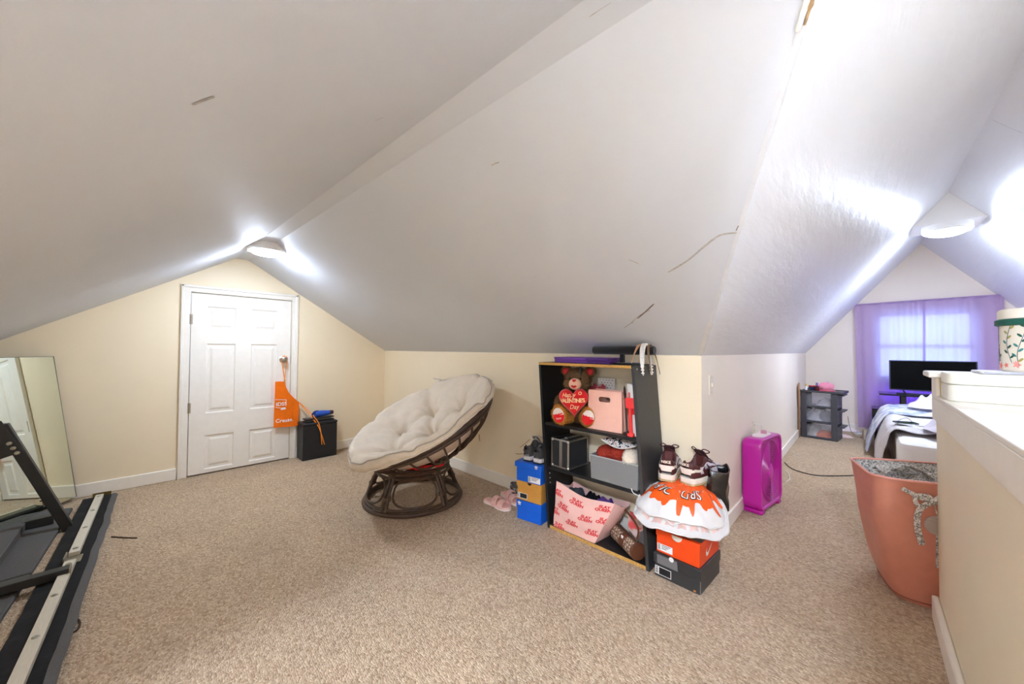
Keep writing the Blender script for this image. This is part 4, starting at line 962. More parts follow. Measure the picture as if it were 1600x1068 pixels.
# ------------------------------------------------------------------ pink tote with red lettering
TOTE = mat('pink_vinyl', (244, 196, 184), .4, .4, var=.04, bump=.1, bscale=20); TRED = mat('red_ink', (224, 40, 44), .5)
zb = SHELF_Z[0]+.001
t0 = SLl(868, 822, .03); t1 = SLl(931, 850, .03); t2 = SLl(872, 746, .03); t3 = SLl(957, 772, .03)
o = on_shelf('tote_bag', 'pink tote bag printed with red lettering, full of clothes', 'tote bag', 0, 0, zb)
th_ = t2.z-zb; xb0, xb1, xt0, xt1 = max(t0.x, .022), t1.x+.005, t2.x-.004, t3.x+.02
th_ = min(th_, .285)
def tot(u, v, y0=.02):
    """front face of the tote"""
    x = xb0+(xb1-xb0)*u; xt = xt0+(xt1-xt0)*u; xx = x+(xt-x)*v
    top = th_-(.030*math.sin(pi*u)**1.5+.024*u)
    return Vector((xx, y0-.004-.018*math.sin(pi*u)*math.sin(pi*min(1, v*1.1))+.006*N3(u*3, v*3, 2)+.020*(v-.5)*.5, top*v))
def totb(u, v): q = tot(u, v); return Vector((q.x+.015, .185+.01*math.sin(pi*u)*math.sin(pi*v), q.z*.86))
obj('front_wall', MB().sheet(lambda u, v: tot(u, v), 28, 20, -.002), TOTE, o)
obj('back_wall', MB().sheet(totb, 16, 10, .002), TOTE, o)
for s in (0, 1): obj('gusset', MB().sheet(lambda u, v: (lambda a, b_: a.lerp(b_, u)+Vector(((1 if s else -1)*(.012 if s else -.02)*math.sin(pi*u)*(.3+v), 0, -.02*math.sin(pi*u)*v)))(tot(s, v), totb(s, v)), 10, 10, .002), TOTE, o)
obj('base', MB().add([tot(0, 0), tot(1, 0), totb(1, 0), totb(0, 0)], [(0, 1, 2, 3)]), TOTE, o, smooth=False)
LW = (xb1-xb0)
for (u, v) in ((.02, .78), (.42, .80), (.88, .84), (.20, .55), (.66, .52), (.0, .36), (.43, .28), (.14, .06), (.86, .22), (.98, .56)):
    me = text_mesh('SLAY\nQUEEN', .0245, .0012, 0, 1.0, .85)
    c = tot(u, v)
    def fm_(q):
        uu = u+q.x/LW; vv = v+q.y/th_
        g = tot(min(max(uu, 0), 1), min(max(vv, 0), 1)); g.y -= .0034
        return g
    # keep only whole letters that land on the wall
    remap(me, fm_, cut=1)
    obj('lettering', me, TRED, o, smooth=False, fix=False)
CL = [('grey_shirt', 'folded grey shirt stuffed in the tote bag', (70, 72, 76), .25), ('dark_trousers', 'black trousers stuffed in the pink tote bag', (24, 24, 28), .55), ('purple_top', 'purple top crumpled in the pink tote bag', (96, 66, 130), .78)]
for k, (nm2, lab, rgb, u) in enumerate(CL):
    m2 = mat(nm2+'_cloth', rgb, .9, .1, var=.2)
    q = tot(u, .8)
    oo = on_shelf(nm2, lab, 'clothing', q.x-.004, .10, zb+.135)
    obj('cloth', MB().grid(lambda a, b_: Vector(((a-.5)*.11, (b_-.5)*.135, .105+.008*math.sin(a*11+k)*math.sin(b_*4+k)+.018*N3(a*6, b_*6, k)-.06*max(0, abs(a-.5)*2)**4-.06*abs(b_*2-1)**4-.02*(u-.25))), 26, 18), m2, oo)
# ------------------------------------------------------------------ barrel hand bag
MONO = bpy.data.materials.new('brown_monogram_canvas'); MONO.use_nodes = True; t = NT(MONO); tc = t.add('ShaderNodeTexCoord'); vv = t.add('ShaderNodeTexVoronoi', i_Scale=62.0, i_Randomness=.25, feature='DISTANCE_TO_EDGE'); t.link(tc.outputs['Object'], vv.inputs['Vector']); rp = t.add('ShaderNodeValToRGB'); rp.color_ramp.elements[0].position = .10; rp.color_ramp.elements[0].color = (*lin((104, 76, 58)), 1); rp.color_ramp.elements[1].position = .16; rp.color_ramp.elements[1].color = (*lin((196, 174, 150)), 1); t.link(vv.outputs['Distance'], rp.inputs[0]); t.link(rp.outputs[0], t.bsdf.inputs['Base Color']); t.bsdf.inputs['Roughness'].default_value = .6
LEATH = mat('brown_leather', (98, 56, 36), .45, .45, var=.12)
p0 = SLl(962, 829, .12); p1 = SLl(995, 860, .02)
rb = .046; zb = SHELF_Z[0]+rb+.001
pa = Vector((p0.x, .14, zb)); pb = Vector((p1.x+.005, .025, zb)); axv = (pb-pa); ln = axv.length; axn = axv.normalized()
o = on_shelf('barrel_bag', 'brown monogram barrel handbag with leather ends on the bottom shelf', 'handbag', pa.x, pa.y, zb-rb)
q = Vector((0, 0, 1)).rotation_difference(axn).to_matrix().to_4x4(); BM = Matrix.Translation((0, 0, rb)) @ q
obj('barrel', MB().lathe([(rb*.97, 0), (rb, .006), (rb, ln-.006), (rb*.97, ln)], 28, BM), MONO, o)
obj('end_panel', MB().lathe([(rb*1.01, ln-.008), (rb*1.02, ln), (rb*.95, ln+.006), (0, ln+.007)], 28, BM), LEATH, o); obj('end_panel', MB().lathe([(0, -.007), (rb*.95, -.006), (rb*1.02, 0), (rb*1.01, .008)], 28, BM), LEATH, o)
obj('centre_strap', MB().lathe([(rb*1.012, ln*.42), (rb*1.02, ln*.43), (rb*1.02, ln*.64), (rb*1.012, ln*.65)], 28, BM), LEATH, o)
obj('zip', MB().tube([axn*(ln*k/12)+Vector((0, 0, rb*2.02)) for k in range(13)], .004, 6), mat('dark_zip', (50, 38, 32), .5), o)
logo = MB(); s_ = axn.cross(Vector((0, 0, 1))).normalized(); s_ = s_ if s_.y < 0 else -s_
lc = axn*(ln*.53)+Vector((0, 0, rb))+(s_*.75+Vector((0, 0, .66)))*rb*1.03
for k in range(4):
    a = pi/4+k*pi/2; logo.ell(lc+axn*(.007*math.cos(a))+Vector((0, 0, 1)).cross(axn).cross(axn)*(-.0)+Vector((0, 0, .007*math.sin(a))), (.005, .004, .005), 8, 6)
obj('emblem', logo, mat('white_metal_emblem', (236, 230, 220), .3), o)
hpts = spline([Vector((0, 0, rb*2))+axn*.012, Vector((-.005, -.005, rb*2+.075)), Vector((.035, -.015, rb*2+.115))+axn*.02, Vector((.03, .0, rb*2+.07))+axn*ln*.75, Vector((0, 0, rb*2))+axn*(ln-.015)], 8)
obj('handle', MB().tube(hpts, .009, 8, flat=.35, flatdir=(s_.x, s_.y, 0)), LEATH, o)
for f_ in (.10, .92): obj('ring', MB().tube([axn*(ln*f_)+Vector((0, 0, rb*2+.008))+axn*(.008*math.cos(a))+Vector((0, 0, .008*math.sin(a))) for a in [2*pi*i/12 for i in range(12)]], .002, 6, closed=True), STEEL, o)
# pink and grey canvas print behind the handbag
v0 = SLl(1006, 868, .05); vt = SLl(990, 795, .15)
CANV = bpy.data.materials.new('pink_abstract_print'); CANV.use_nodes = True; t = NT(CANV); tc = t.add('ShaderNodeTexCoord'); vv = t.add('ShaderNodeTexNoise', i_Scale=9.0, i_Detail=1.0, i_Distortion=1.2); t.link(tc.outputs['Object'], vv.inputs['Vector']); rp = t.add('ShaderNodeValToRGB'); rp.color_ramp.interpolation = 'EASE'; rp.color_ramp.elements[0].position = .36; rp.color_ramp.elements[0].color = (*lin((110, 100, 98)), 1); rp.color_ramp.elements[1].position = .46; rp.color_ramp.elements[1].color = (*lin((226, 206, 196)), 1); e = rp.color_ramp.elements.new(.56); e.color = (*lin((232, 92, 92)), 1); t.link(vv.outputs[0], rp.inputs[0]); t.link(rp.outputs[0], t.bsdf.inputs['Base Color'])
o = on_shelf('canvas_print', 'pink and grey abstract canvas print standing at the end of the bottom shelf', 'canvas', SW-.032, .07, SHELF_Z[0]+.001, R(-16))
obj('canvas', MB().box(-.15, .003, 0, 0, .022, .20), CANV, o, bevel=.002); obj('stretcher_edge', MB().box(0, 0, 0, .006, .022, .20), mat('cream_canvas_edge', (226, 216, 190), .8), o)
# ------------------------------------------------------------------ shoe boxes
WLAB = mat('white_label', (236, 234, 230), .5); INK = mat('black_ink', (26, 26, 28), .6)
def trefoil(s):
    """three-leaf mark above bars"""
    out = []
    for a in (90, 138, 42):
        c = (math.cos(R(a))*s*.42, math.sin(R(a))*s*.55); ax = R(a)
        out.append([(c[0]+s*.42*math.cos(t)*math.cos(ax)-s*.20*math.sin(t)*math.sin(ax), c[1]+s*.42*math.cos(t)*math.sin(ax)+s*.20*math.sin(t)*math.cos(ax)) for t in [2*pi*i/14 for i in range(14)]])
    for k in range(2): out.append([(-s*.5, -s*(.12+.17*k)), (s*.5, -s*(.12+.17*k)), (s*.46, -s*(.02+.17*k)), (-s*.46, -s*(.02+.17*k))])
    return out
def swoosh(L):
    p = [(0, .02), (.06, -.10), (.17, -.13), (.35, -.09), (1.0, .22), (.40, .02), (.25, -.01), (.17, .0), (.14, .07), (.17, .16), (.07, .10)]
    q = spline([Vector((x*L, y*L, 0)) for x, y in p], 3, True); return [(v.x, v.y) for v in q]
def flat_shapes(name, shapes, fn, m, parent, lift=.0012):
    for ol in shapes:
        me = curve_mesh([ol]); remap(me, lambda v: fn(v.x, v.y, lift)); obj(name, me, m, parent, smooth=False)
def shoebox(label, loc, rz, w, l, h, mbody, mlid, lidh=.045, over=.004, group=None):
    o = thing('shoe_box', label, 'shoe box', loc, rz, group)
    obj('box', MB().box(0, 0, 0, w, l, h-.002), mbody, o, bevel=.0015)
    obj('lid', MB().box(-over, -over, h-lidh, w+over, l+over, h), mlid, o, bevel=.002)
    return o
def box_label(o, x0, z0, x1, z1, y=-.0006, dark=False, code=True):
    l_ = obj('label', MB().box(x0, y-.0006, z0, x1, y, z1), WLAB, o)
    mb = MB(); n = 9; wb = (x1-x0)*.16
    if code:
        for i in range(n): mb.box(x0+.003, y-.0009, z0+(z1-z0)*(.08+.84*i/n), x0+.003+wb, y-.0006, z0+(z1-z0)*(.08+.84*(i+.5+.3*((i*7) % 3-1))/n))
    if dark: mb.box(x0+wb+.008, y-.0009, z0+.003, x1-.003, y-.0006, z1-.003)
    else:
        for i in range(3): mb.box(x0+wb+.01, y-.0009, z1-.007-.008*i, x1-.01-.01*i, y-.0006, z1-.004-.008*i)
    obj('printed_code', mb, INK, l_)
    return l_
BLUEBOX = mat('blue_shoebox_card', (18, 96, 206), .4, .4, var=.03); TANBOX = mat('tan_shoebox_card', (198, 142, 62), .5, .35, var=.04); ORBOX = mat('orange_shoebox_card', (244, 78, 22), .42, .4, var=.03); BLKBOX = mat('black_shoebox_card', (54, 54, 54), .38, .4, var=.05); GRYBOX = mat('grey_shoebox_card', (118, 116, 116), .5, .35)
bo = Vector((-1.715, 1.842, 0)); ba = math.atan2(.028, .19)
W1, L1, H1 = .190, .305, .128
sb1 = shoebox('blue shoe box on the carpet at the bottom of the stack by the bookshelf', bo, ba, W1, L1, H1, BLUEBOX, BLUEBOX, .050)
flat_shapes('logo', trefoil(.022), lambda x, y, l: Vector((.022+x, -.0042-l, H1-.026+y)), WLAB, sb1)
sb2 = shoebox('tan shoe box stacked between two blue shoe boxes', bo+Vector((-.002, .004, H1+.001)), ba+R(.5), W1-.002, L1, H1, TANBOX, TANBOX, .036)
box_label(sb2, .002, .012, .080, .048, dark=True)
obj('thumb_notch', MB().lathe([(.016, 0), (0, .0006)], 16, Matrix.Translation((.10, -.0044, H1-.002)) @ Matrix.Rotation(R(90), 4, 'X'), pi, 2*pi), INK, sb2)
flat_shapes('logo', [[(x*.9, y) for x, y in swoosh(.014)]], lambda x, y, l: Vector((.150+x, -.0045-l, H1-.02+y)), INK, sb2)
sb3 = shoebox('blue shoe box with white label on top of the stack by the bookshelf', bo+Vector((-.006, .0, 2*H1+.002)), ba-R(1), W1+.004, L1, H1, BLUEBOX, BLUEBOX, .034, .010)
box_label(sb3, .095, .006, .190, .044)
flat_shapes('logo', trefoil(.020), lambda x, y, l: Vector((.165+x, -.0105-l, H1-.018+y)), WLAB, sb3)

# ------------------------------------------------------------------ sneakers
def lerp_tab(tab, s):
    for (a, va), (b_, vb) in zip(tab, tab[1:]):
        if s <= b_: k = (s-a)/(b_-a); k = k*k*(3-2*k); return va+(vb-va)*k
    return tab[-1][1]
WT = [(0, .020), (.05, .031), (.2, .036), (.45, .036), (.72, .046), (.88, .042), (.96, .030), (1, .012)]
HT_ = [(0, .070), (.06, .082), (.16, .074), (.30, .070), (.42, .092), (.55, .074), (.72, .050), (.88, .038), (.97, .026), (1, .014)]
SL_, SOLE = .275, .030
def up_pt(s, t, off=0):
    w = lerp_tab(WT, s)+off; h = lerp_tab(HT_, s)+off; a = t*pi/2
    y = w*math.copysign(abs(math.sin(a))**.62, a); z = SOLE+h*abs(math.cos(a))**.75
    ex = s*SL_+(-off if s < .02 else (off if s > .98 else 0))
    # collar opening
    ds = (s-.215)/.175; q = 1-ds*ds
    if q > 0:
        lim = .50*math.sqrt(q)
        if abs(t) < lim:
            k = min(1, (lim-abs(t))/.16); k = k*k*(3-2*k); z -= (h*.72)*k; y *= (1-.0*k)
    return Vector((ex, y, z))
def patch(s0, s1, t0, t1, off, ns=10, nt=8, fn=None):
    return MB().sheet(lambda u, v: up_pt(s0+(s1-s0)*u, t0+(t1-t0)*v if fn is None else fn(u, v), off), ns, nt, .0006)
def sneaker(label, loc, rz, M, mirror=1, group=None, brand=None, tilt=0):
    o = thing('sneaker', label, 'sneaker', loc, rz, group)
    oln = []
    for i in range(24): s = i/23; oln.append((s*SL_, lerp_tab(WT, s)+.004))
    full = oln+[(x, -y) for x, y in reversed(oln)]
    full = [(x*1.02-.003, y) for x, y in full]
    obj('outsole', MB().prism(full, 0, .008), M['out'], o, bevel=.002)
    obj('midsole', MB().prism([(x*.995+.001, y*.985) for x, y in full], .008, SOLE+.004), M['mid'], o, bevel=.004, seg=3)
    obj('upper', MB().grid(lambda u, v: up_pt(u, -1+2*v), 46, 44), M['up'], o, ang=70)
    for sd in (-1, 1):
        obj('quarter_panel', MB().sheet(lambda u, v: up_pt(.20+.46*u, sd*(.60+.28*v-.10*u*(1-v)), .0016), 16, 6, .0006), M['qt'], o, ang=70)
        obj('heel_band', MB().sheet(lambda u, v: up_pt(.0+.22*u, sd*(.70+.11*v), .0020), 12, 4, .0006), M['heel'], o, ang=70)
        obj('toe_overlay', MB().sheet(lambda u, v: up_pt(.70+.29*u, sd*(1.0-.42*v*(1-u*.6)), .0020), 12, 6, .0006), M['ov'], o, ang=70)
        obj('eyestay', MB().sheet(lambda u, v: up_pt(.40+.28*u, sd*(.20+.22*v), .0024), 12, 5, .0006), M['ov'], o, ang=70)
        sw_ = swoosh(.13)
        me = curve_mesh([sw_]); remap(me, lambda v: up_pt(min(.98, .26+v.x/SL_), sd*max(.35, min(.98, .76-v.y*9)), .0036)); obj('side_stripe', me, M['sw'], o, smooth=False)
    obj('toe_box', MB().sheet(lambda u, v: up_pt(.70+.24*u, (-.5+v)*.9*(1-.3*u), .0016), 10, 10, .0006), M['qt'], o, ang=70)
    obj('heel_tab', MB().sheet(lambda u, v: up_pt(.02, -.62+1.24*u, .003)*1+Vector((-.012+.012*abs(2*u-1)**2, 0, -.012+.012*v-.002)), 12, 4, .0015), M['tab'], o, ang=70)
    obj('heel_panel', MB().sheet(lambda u, v: Vector((-.004+.006*abs(2*u-1)**2.2, (.020+.008*v)*(2*u-1), SOLE+.020+.028*v)), 12, 4, .0015), M['heel'], o, ang=70)
    if brand:
        me = text_mesh(brand, .018, .0006); remap(me, lambda v: Vector((-.0150+.2*abs(v.x), -v.x, SOLE+.066+v.y))); obj('lettering', me, M['txt'], o, smooth=False)
    obj('tongue', MB().sheet(lambda u, v: Vector((SL_*(.52-.14*u), (v-.5)*.046, SOLE+.076+.036*u+.004*math.sin(pi*v))), 8, 6, .006), M['ton'], o, ang=70)
    for k in range(5):
        s = .43+.05*k
        obj('lace', MB().tube([up_pt(s, -.26, .004), up_pt(s+.012, 0, .007), up_pt(s, .26, .004)], .0028, 6), M['lace'], o)
    for sd in (-1, 1):
        c = up_pt(.42, 0, .012)
        obj('bow_loop', MB().tube(spline([c, c+Vector((-.010, sd*.022, .022)), c+Vector((.004, sd*.040, .014)), c+Vector((.012, sd*.028, .002)), c], 6), .0026, 6), M['lace'], o)
    return o
MAR = dict(qt=mat('lilac_white_leather', (214, 204, 208), .45), out=mat('tan_rubber', (190, 168, 120), .6), mid=mat('offwhite_rubber', (232, 222, 206), .5), up=mat('maroon_leather', (86, 40, 38), .4, .45), ov=mat('maroon_leather', (86, 40, 38), .4, .45), sw=mat('maroon_leather', (86, 40, 38)), tab=mat('maroon_leather', (86, 40, 38)), heel=mat('cream_leather', (234, 222, 208), .45), txt=mat('cream_thread', (240, 224, 206), .6), ton=mat('maroon_mesh', (64, 30, 32), .8), lace=mat('maroon_lace', (74, 36, 36), .8))
GRY = dict(qt=mat('light_grey_leather', (170, 166, 162), .5), out=mat('black_rubber', (40, 38, 38), .6), mid=mat('white_rubber', (214, 208, 202), .5), up=mat('charcoal_suede', (74, 72, 72), .85), ov=mat('light_grey_leather', (170, 166, 162), .5), sw=mat('charcoal_suede', (74, 72, 72)), tab=mat('black_heel_plastic', (44, 42, 44), .4), heel=mat('charcoal_suede', (74, 72, 72)), txt=mat('white_print', (245, 240, 232)), ton=mat('grey_mesh', (120, 120, 118), .8), lace=mat('pale_lace', (206, 208, 200), .8))
def face_away(p):        # heel towards the camera
    return math.atan2(p.y, p.x)
zt = 3*H1+.003
p_ = P(840, 720, 2, zt+.002)
sneaker('charcoal grey sneaker on the blue shoe boxes, farther from the bookshelf', Vector((-1.665, 1.880, zt)), R(98), GRY)
sneaker('charcoal grey sneaker on the blue shoe boxes, touching the bookshelf', Vector((-1.578, 1.882, zt)), R(95), GRY)

# ------------------------------------------------------------------ sandals and the shoe behind them
PINKS = mat('pale_pink_foam', (240, 196, 186), .6, .3, var=.05); PINKW = mat('white_pink_sole', (244, 228, 220), .6)
def sandal(label, loc, rz):
    o = thing('sandal', label, 'sandal', loc, rz, None)
    wt = [(0, .020), (.06, .032), (.25, .034), (.45, .034), (.72, .046), (.9, .040), (1, .012)]
    ol = [(i/22*.25, lerp_tab(wt, i/22)) for i in range(23)]; ol = ol+[(x, -y) for x, y in reversed(ol)]
    obj('outsole', MB().prism([(x*1.02-.002, y*1.05) for x, y in ol], 0, .014), PINKW, o, bevel=.004); obj('footbed', MB().prism(ol, .014, .026), PINKS, o, bevel=.004, seg=3)
    for s0, s1, hh, ww in ((.42, .58, .060, .044), (.66, .84, .048, .047)):
        so = obj('strap', MB().sheet(lambda u, v: Vector((.25*(s0+(s1-s0)*u), ww*math.cos(pi*(1-v))*1.02, .012+hh*math.sin(pi*v)**.7)), 8, 18, .005), PINKS, o, ang=60)
        obj('buckle', MB().box(-.012, -.011, 0, .012, .011, .005, Matrix.Translation((.25*(s0+s1)/2, -ww*.72, .012+hh*.72)) @ Matrix.Rotation(R(48), 4, 'X')), mat('rose_buckle', (228, 176, 168), .35), so, bevel=.002)
    return o
sandal('pale pink strapped slide sandal on open carpet', P(757, 783, 2, 0)+Vector((0, .01, 0)), math.atan2(*(lambda d: (d.y, d.x))(P(806, 803, 2, 0)-P(757, 783, 2, 0))))
sandal('pale pink strapped slide sandal against the blue shoe boxes', P(790, 772, 2, 0)+Vector((-.015, -.01, 0)), math.atan2(*(lambda d: (d.y, d.x))(P(818, 796, 2, 0)-P(786, 773, 2, 0))))
CAMO = dict(GRY); CAMO.update(up=mat('grey_black_print', (96, 90, 86), .7, var=.6, vscale=40), ov=mat('dark_print_leather', (52, 48, 48), .5))
sneaker('dark printed sneaker on the carpet behind the pink sandals', Vector((-2.005, 2.10, 0)), R(-8), CAMO)

# ------------------------------------------------------------------ stack of boxes right of the bookshelf
kb = Vector((-.783, 1.880, 0)); ka = R(-3)
KW, KL, KH = .222, .262, .118
b1 = shoebox('black shoe box on the carpet under the orange shoe box', kb, ka, KW, KL, KH, BLKBOX, BLKBOX, .052)
box_label(b1, .003, .012, .085, .052, dark=True)
obj('lid_window', MB().prism([(.015, KH-.050), (.022, KH-.058) if False else (.03, KH-.051), (.12, KH-.051), (.115, KH-.006), (.015, KH-.006)], 0, .0008, lambda x, y, h: Vector((x, -.0042-h, y))), GRYBOX, b1, smooth=False)
obj('thumb_hole', MB().lathe([(.012, 0), (0, .0006)], 16, Matrix.Translation((.088, -.0052, KH-.006)) @ Matrix.Rotation(R(90), 4, 'X')), WLAB, b1)
flat_shapes('logo', [[(-.006, -.005), (.006, -.005), (.004, .004), (0, .001), (-.004, .004)]], lambda x, y, l: Vector((KW-.025+x, -.0008-l, .012+y)), mat('orange_mark', (214, 140, 70), .5), b1)
obj('white_edge', MB().box(KW-.001, -.0012, 0, KW+.0012, .0008, KH-.052), mat('worn_edge', (150, 148, 144), .6), b1)
b2 = shoebox('orange shoe box between the black shoe box and the plastic bag', kb+Vector((.006, .012, KH+.001)), ka-R(1), KW-.012, KL-.01, KH-.004, ORBOX, ORBOX, .032, .003)
box_label(b2, .004, .010, .082, .044, dark=False)
flat_shapes('logo', [swoosh(.085)], lambda x, y, l: Vector((KW-.012+.0005+l, .075+x, .045+y*1.6)), WLAB, b2)
obj('thumb_hole', MB().lathe([(.026, 0), (0, .0006)], 20, Matrix.Translation((.105, -.0046, KH-.006)) @ Matrix.Rotation(R(90), 4, 'X'), pi, 2*pi), mat('tissue_cream', (226, 220, 206), .7), b2)
DKBOX = mat('charcoal_shoebox_card', (64, 60, 58), .45, .35)
b3 = shoebox('dark grey shoe box under the white and orange plastic bag', kb+Vector((.004, .020, 2*KH-.002)), ka+R(1), KW-.004, KL-.012, KH-.01, DKBOX, GRYBOX, .03)
zs_ = 3*KH-.011
# crumpled glossy black paper bag
GLOSSB = mat('glossy_black_bag', (30, 26, 26), .18, .6, coat=.4)
o = thing('paper_bag', 'glossy black crumpled gift bag behind the maroon sneakers', 'bag', Vector((-.552, 2.12, zs_+.001)), R(18))
def bagw(u, v):
    a = 2*pi*u; k = 1+.05*v; x = .046*k*math.copysign(abs(math.cos(a))**.45, math.cos(a)); y = .058*k*math.copysign(abs(math.sin(a))**.45, math.sin(a))
    return Vector((x+.012*N3(u*6, v*3, 2), y+.012*N3(u*5, v*4, 7), v*.20+.012*v*math.sin(a*2+1)))
obj('walls', MB().grid(bagw, 40, 10, closeu=True), GLOSSB, o, ang=25); obj('base', MB().grid(lambda u, v: bagw(u, 0)*v, 40, 2, closeu=True), GLOSSB, o)
obj('rim_fold', MB().tube([bagw(i/40, 1) for i in range(40)], .003, 6, closed=True), mat('bag_rim_brown', (70, 50, 40), .4), o)
# white and orange plastic drawstring bag slumped over the boxes
PLASW = mat('white_poly_bag', (224, 220, 216), .32, .5, var=.03, bump=.25, bscale=25, bdist=.006); PLASO = mat('orange_bag_print', (250, 92, 16), .35, .5, bump=.2, bscale=25, bdist=.006); PLASK = mat('black_bag_print', (30, 22, 20), .4)
bc = Vector((-.672, 2.000, 0)); camdir = math.atan2(-bc.y, -bc.x)
o = thing('plastic_bag', 'white and orange plastic drawstring bag slumped over the shoe boxes', 'plastic bag', Vector((bc.x, bc.y, 0)))
ZT = zs_+.105
def angd(a, b_): return (a-b_+pi) % (2*pi)-pi
def bagp(f, a, off=0):
    """f 0..1 from the middle of the bag to its open rim; a = direction in the room"""
    d = angd(a, camdir); fr = math.exp(-(d/1.15)**2); lf = math.exp(-(angd(a, camdir-1.05)/.65)**2); rt_ = math.exp(-(angd(a, camdir+.95)/.6)**2)
    Rm = .150+.040*fr+.085*lf+.030*rt_
    r = Rm*f
    flat_ = .135
    drop = max(0, f-.50)/.50
    z = ZT+.010*math.cos(f*2.2)-drop**1.25*(.020+.070*fr+.035*lf+.055*rt_)+.010*N3(r*14*math.cos(a), r*14*math.sin(a), 4)*f+.006*N3(f*9, a*5, 2)
    r += .012*N3(a*3, f*4, 9)*f
    return Vector(((r+off*drop)*math.cos(a), (r+off*drop)*math.sin(a), z+off))
obj('outer_film', MB().sheet(lambda u, v: bagp(v, 2*pi*u), 96, 30, .0012), PLASW, o, ang=75)
obj('rim_hem', MB().tube([bagp(1, 2*pi*i/96)+Vector((0, 0, -.001)) for i in range(96)], .0045, 6, closed=True), PLASW, o)
# lower lip of the open mouth hanging in front of the boxes
def lip(u, v):
    a = camdir-1.95+3.5*u; q = bagp(1, a); e = math.sin(pi*u)**.6; q0 = bagp(.72, a)+Vector((0, 0, -.012))
    rim = q+Vector((math.cos(a)*.022*e, math.sin(a)*.022*e, -.052*e+.0012*math.sin(a*11)))
    return q0.lerp(rim, v)+Vector((0, 0, -.022*math.sin(pi*v)*e))
obj('lower_lip', MB().sheet(lip, 70, 12, .0012), PLASW, o, ang=75)
obj('lip_hem', MB().tube([lip(i/70, 1) for i in range(71)], .004, 6), PLASW, o)
mb = MB().grid(lambda u, v: lip(.14+.72*u, .30+.42*v)+Vector((0, 0, .004+.004*math.sin(u*60))), 60, 6)
obj('inner_print', mb, mat('pinkish_inner_film', (226, 190, 180), .35, .5, var=.15, vscale=18), o, ang=75)
# printed orange splash with drips
nA = 72
def orng(a):
    d = angd(a, camdir); base = .74+.03*math.sin(a*9)
    drip = max(0, math.sin(a*17+.6))**.8*.24*(.6+.4*math.sin(a*5+2)) if abs(d) < 1.5 else 0
    return min(.93, base+drip)
nA = 220
obj('orange_print', MB().grid(lambda u, v: bagp(orng(2*pi*u)*v, 2*pi*u, .0022), nA, 26, closeu=True), PLASO, o, ang=75)
def bagtext(txt, sz, a0, f0, flip=True, of=.0):
    me = text_mesh(txt, sz, of, .25)
    def fn(v):
        x, y = (-v.x, -v.y) if flip else (v.x, v.y)
        r0 = .19*f0-y*1.0
        return bagp(max(.02, r0/.19), a0+x/max(.05, .19*f0), .0040 if of > .002 else .0046)
    remap(me, fn, cut=1); return me
for txt, da, f0, sz in (('DLR', -.82, .54, .046), ('SRD', .26, .56, .046)):
    obj('lettering_outline', bagtext(txt, sz, camdir+da, f0, True, .0026), PLASK, o, smooth=False); obj('lettering', bagtext(txt, sz, camdir+da, f0, True, .0), PLASW, o, smooth=False)
obj('drawstring', MB().tube(spline([bagp(1, camdir-.45), bagp(1, camdir-.30)+Vector((.01, -.008, -.022)), bagp(1, camdir-.15)+Vector((.0, -.006, -.010)), bagp(1, camdir-.02)], 6), .0028, 6), PLASW, o)
obj('drawstring', MB().tube(spline([bagp(1, camdir-1.35), bagp(1, camdir-1.35)+Vector((-.03, -.012, .012)), bagp(1, camdir-1.30)+Vector((-.04, -.010, .040))], 6), .0028, 6), PLASW, o)
# maroon sneakers on the bag
zz = ZT+.006
s1p = P(1036, 752, 2, zz); s2p = P(1068, 755, 2, zz)
for lab, px, py, rz in (('maroon and white sneaker on the plastic bag, beside the bookshelf panel', 1041, 752, 104), ('maroon and white sneaker on the plastic bag, beside the black gift bag', 1072, 757, 76)):
    q = P(px, py, 2, zz+.004); so = sneaker(lab, q, R(rz), MAR, brand='NIKE'); so.scale = (1.08, 1.2, 1.1)

# ------------------------------------------------------------------ magenta box fan
MAG = mat('magenta_plastic', (186, 12, 150), .32, .5, coat=.2, var=.02); MAGD = mat('magenta_plastic_inside', (150, 8, 126), .4, .5); PALEP = mat('pale_control_panel', (226, 214, 214), .4)
fo = Vector((-.520, 3.040, 0)); fd = (Vector((-.455, 3.47, 0))-fo); fa = math.atan2(-fd.x, fd.y)
fan = thing('box_fan', 'magenta plastic box fan standing on the carpet by the knee wall', 'fan', fo, fa)
FWD, FHT, FDP = .425, .520, .118       # y along the face, z up, x thickness behind the face
def rr3(w, h, r, n=6, cy=FWD/2, cz=FHT/2+.015): return [(cy+x, cz+z) for x, z in rrect(w, h, r, n)]
outer = rr3(FWD, FHT-.02, .055); inner = rr3(FWD-.034, FHT-.054, .05)
mb = MB(); n = len(outer)
ringsf = [[(-FDP+.010, *(p)) for p in rr3(FWD-.02, FHT-.04, .05)], [(-FDP, *p) for p in rr3(FWD-.012, FHT-.032, .05)], [(-FDP+.012, *p) for p in outer], [(-.012, *p) for p in outer], [(0, *p) for p in rr3(FWD-.012, FHT-.032, .052)], [(-.002, *p) for p in inner], [(-.016, *p) for p in rr3(FWD-.05, FHT-.07, .05)]]
vs = [v for r_ in ringsf for v in r_]; fs = []
for i in range(len(ringsf)-1):
    for k in range(n): fs.append((i*n+k, i*n+(k+1) % n, (i+1)*n+(k+1) % n, (i+1)*n+k))
mb.add(vs, fs); obj('housing', mb, MAG, fan)
cy, cz = FWD/2, FHT/2+.015
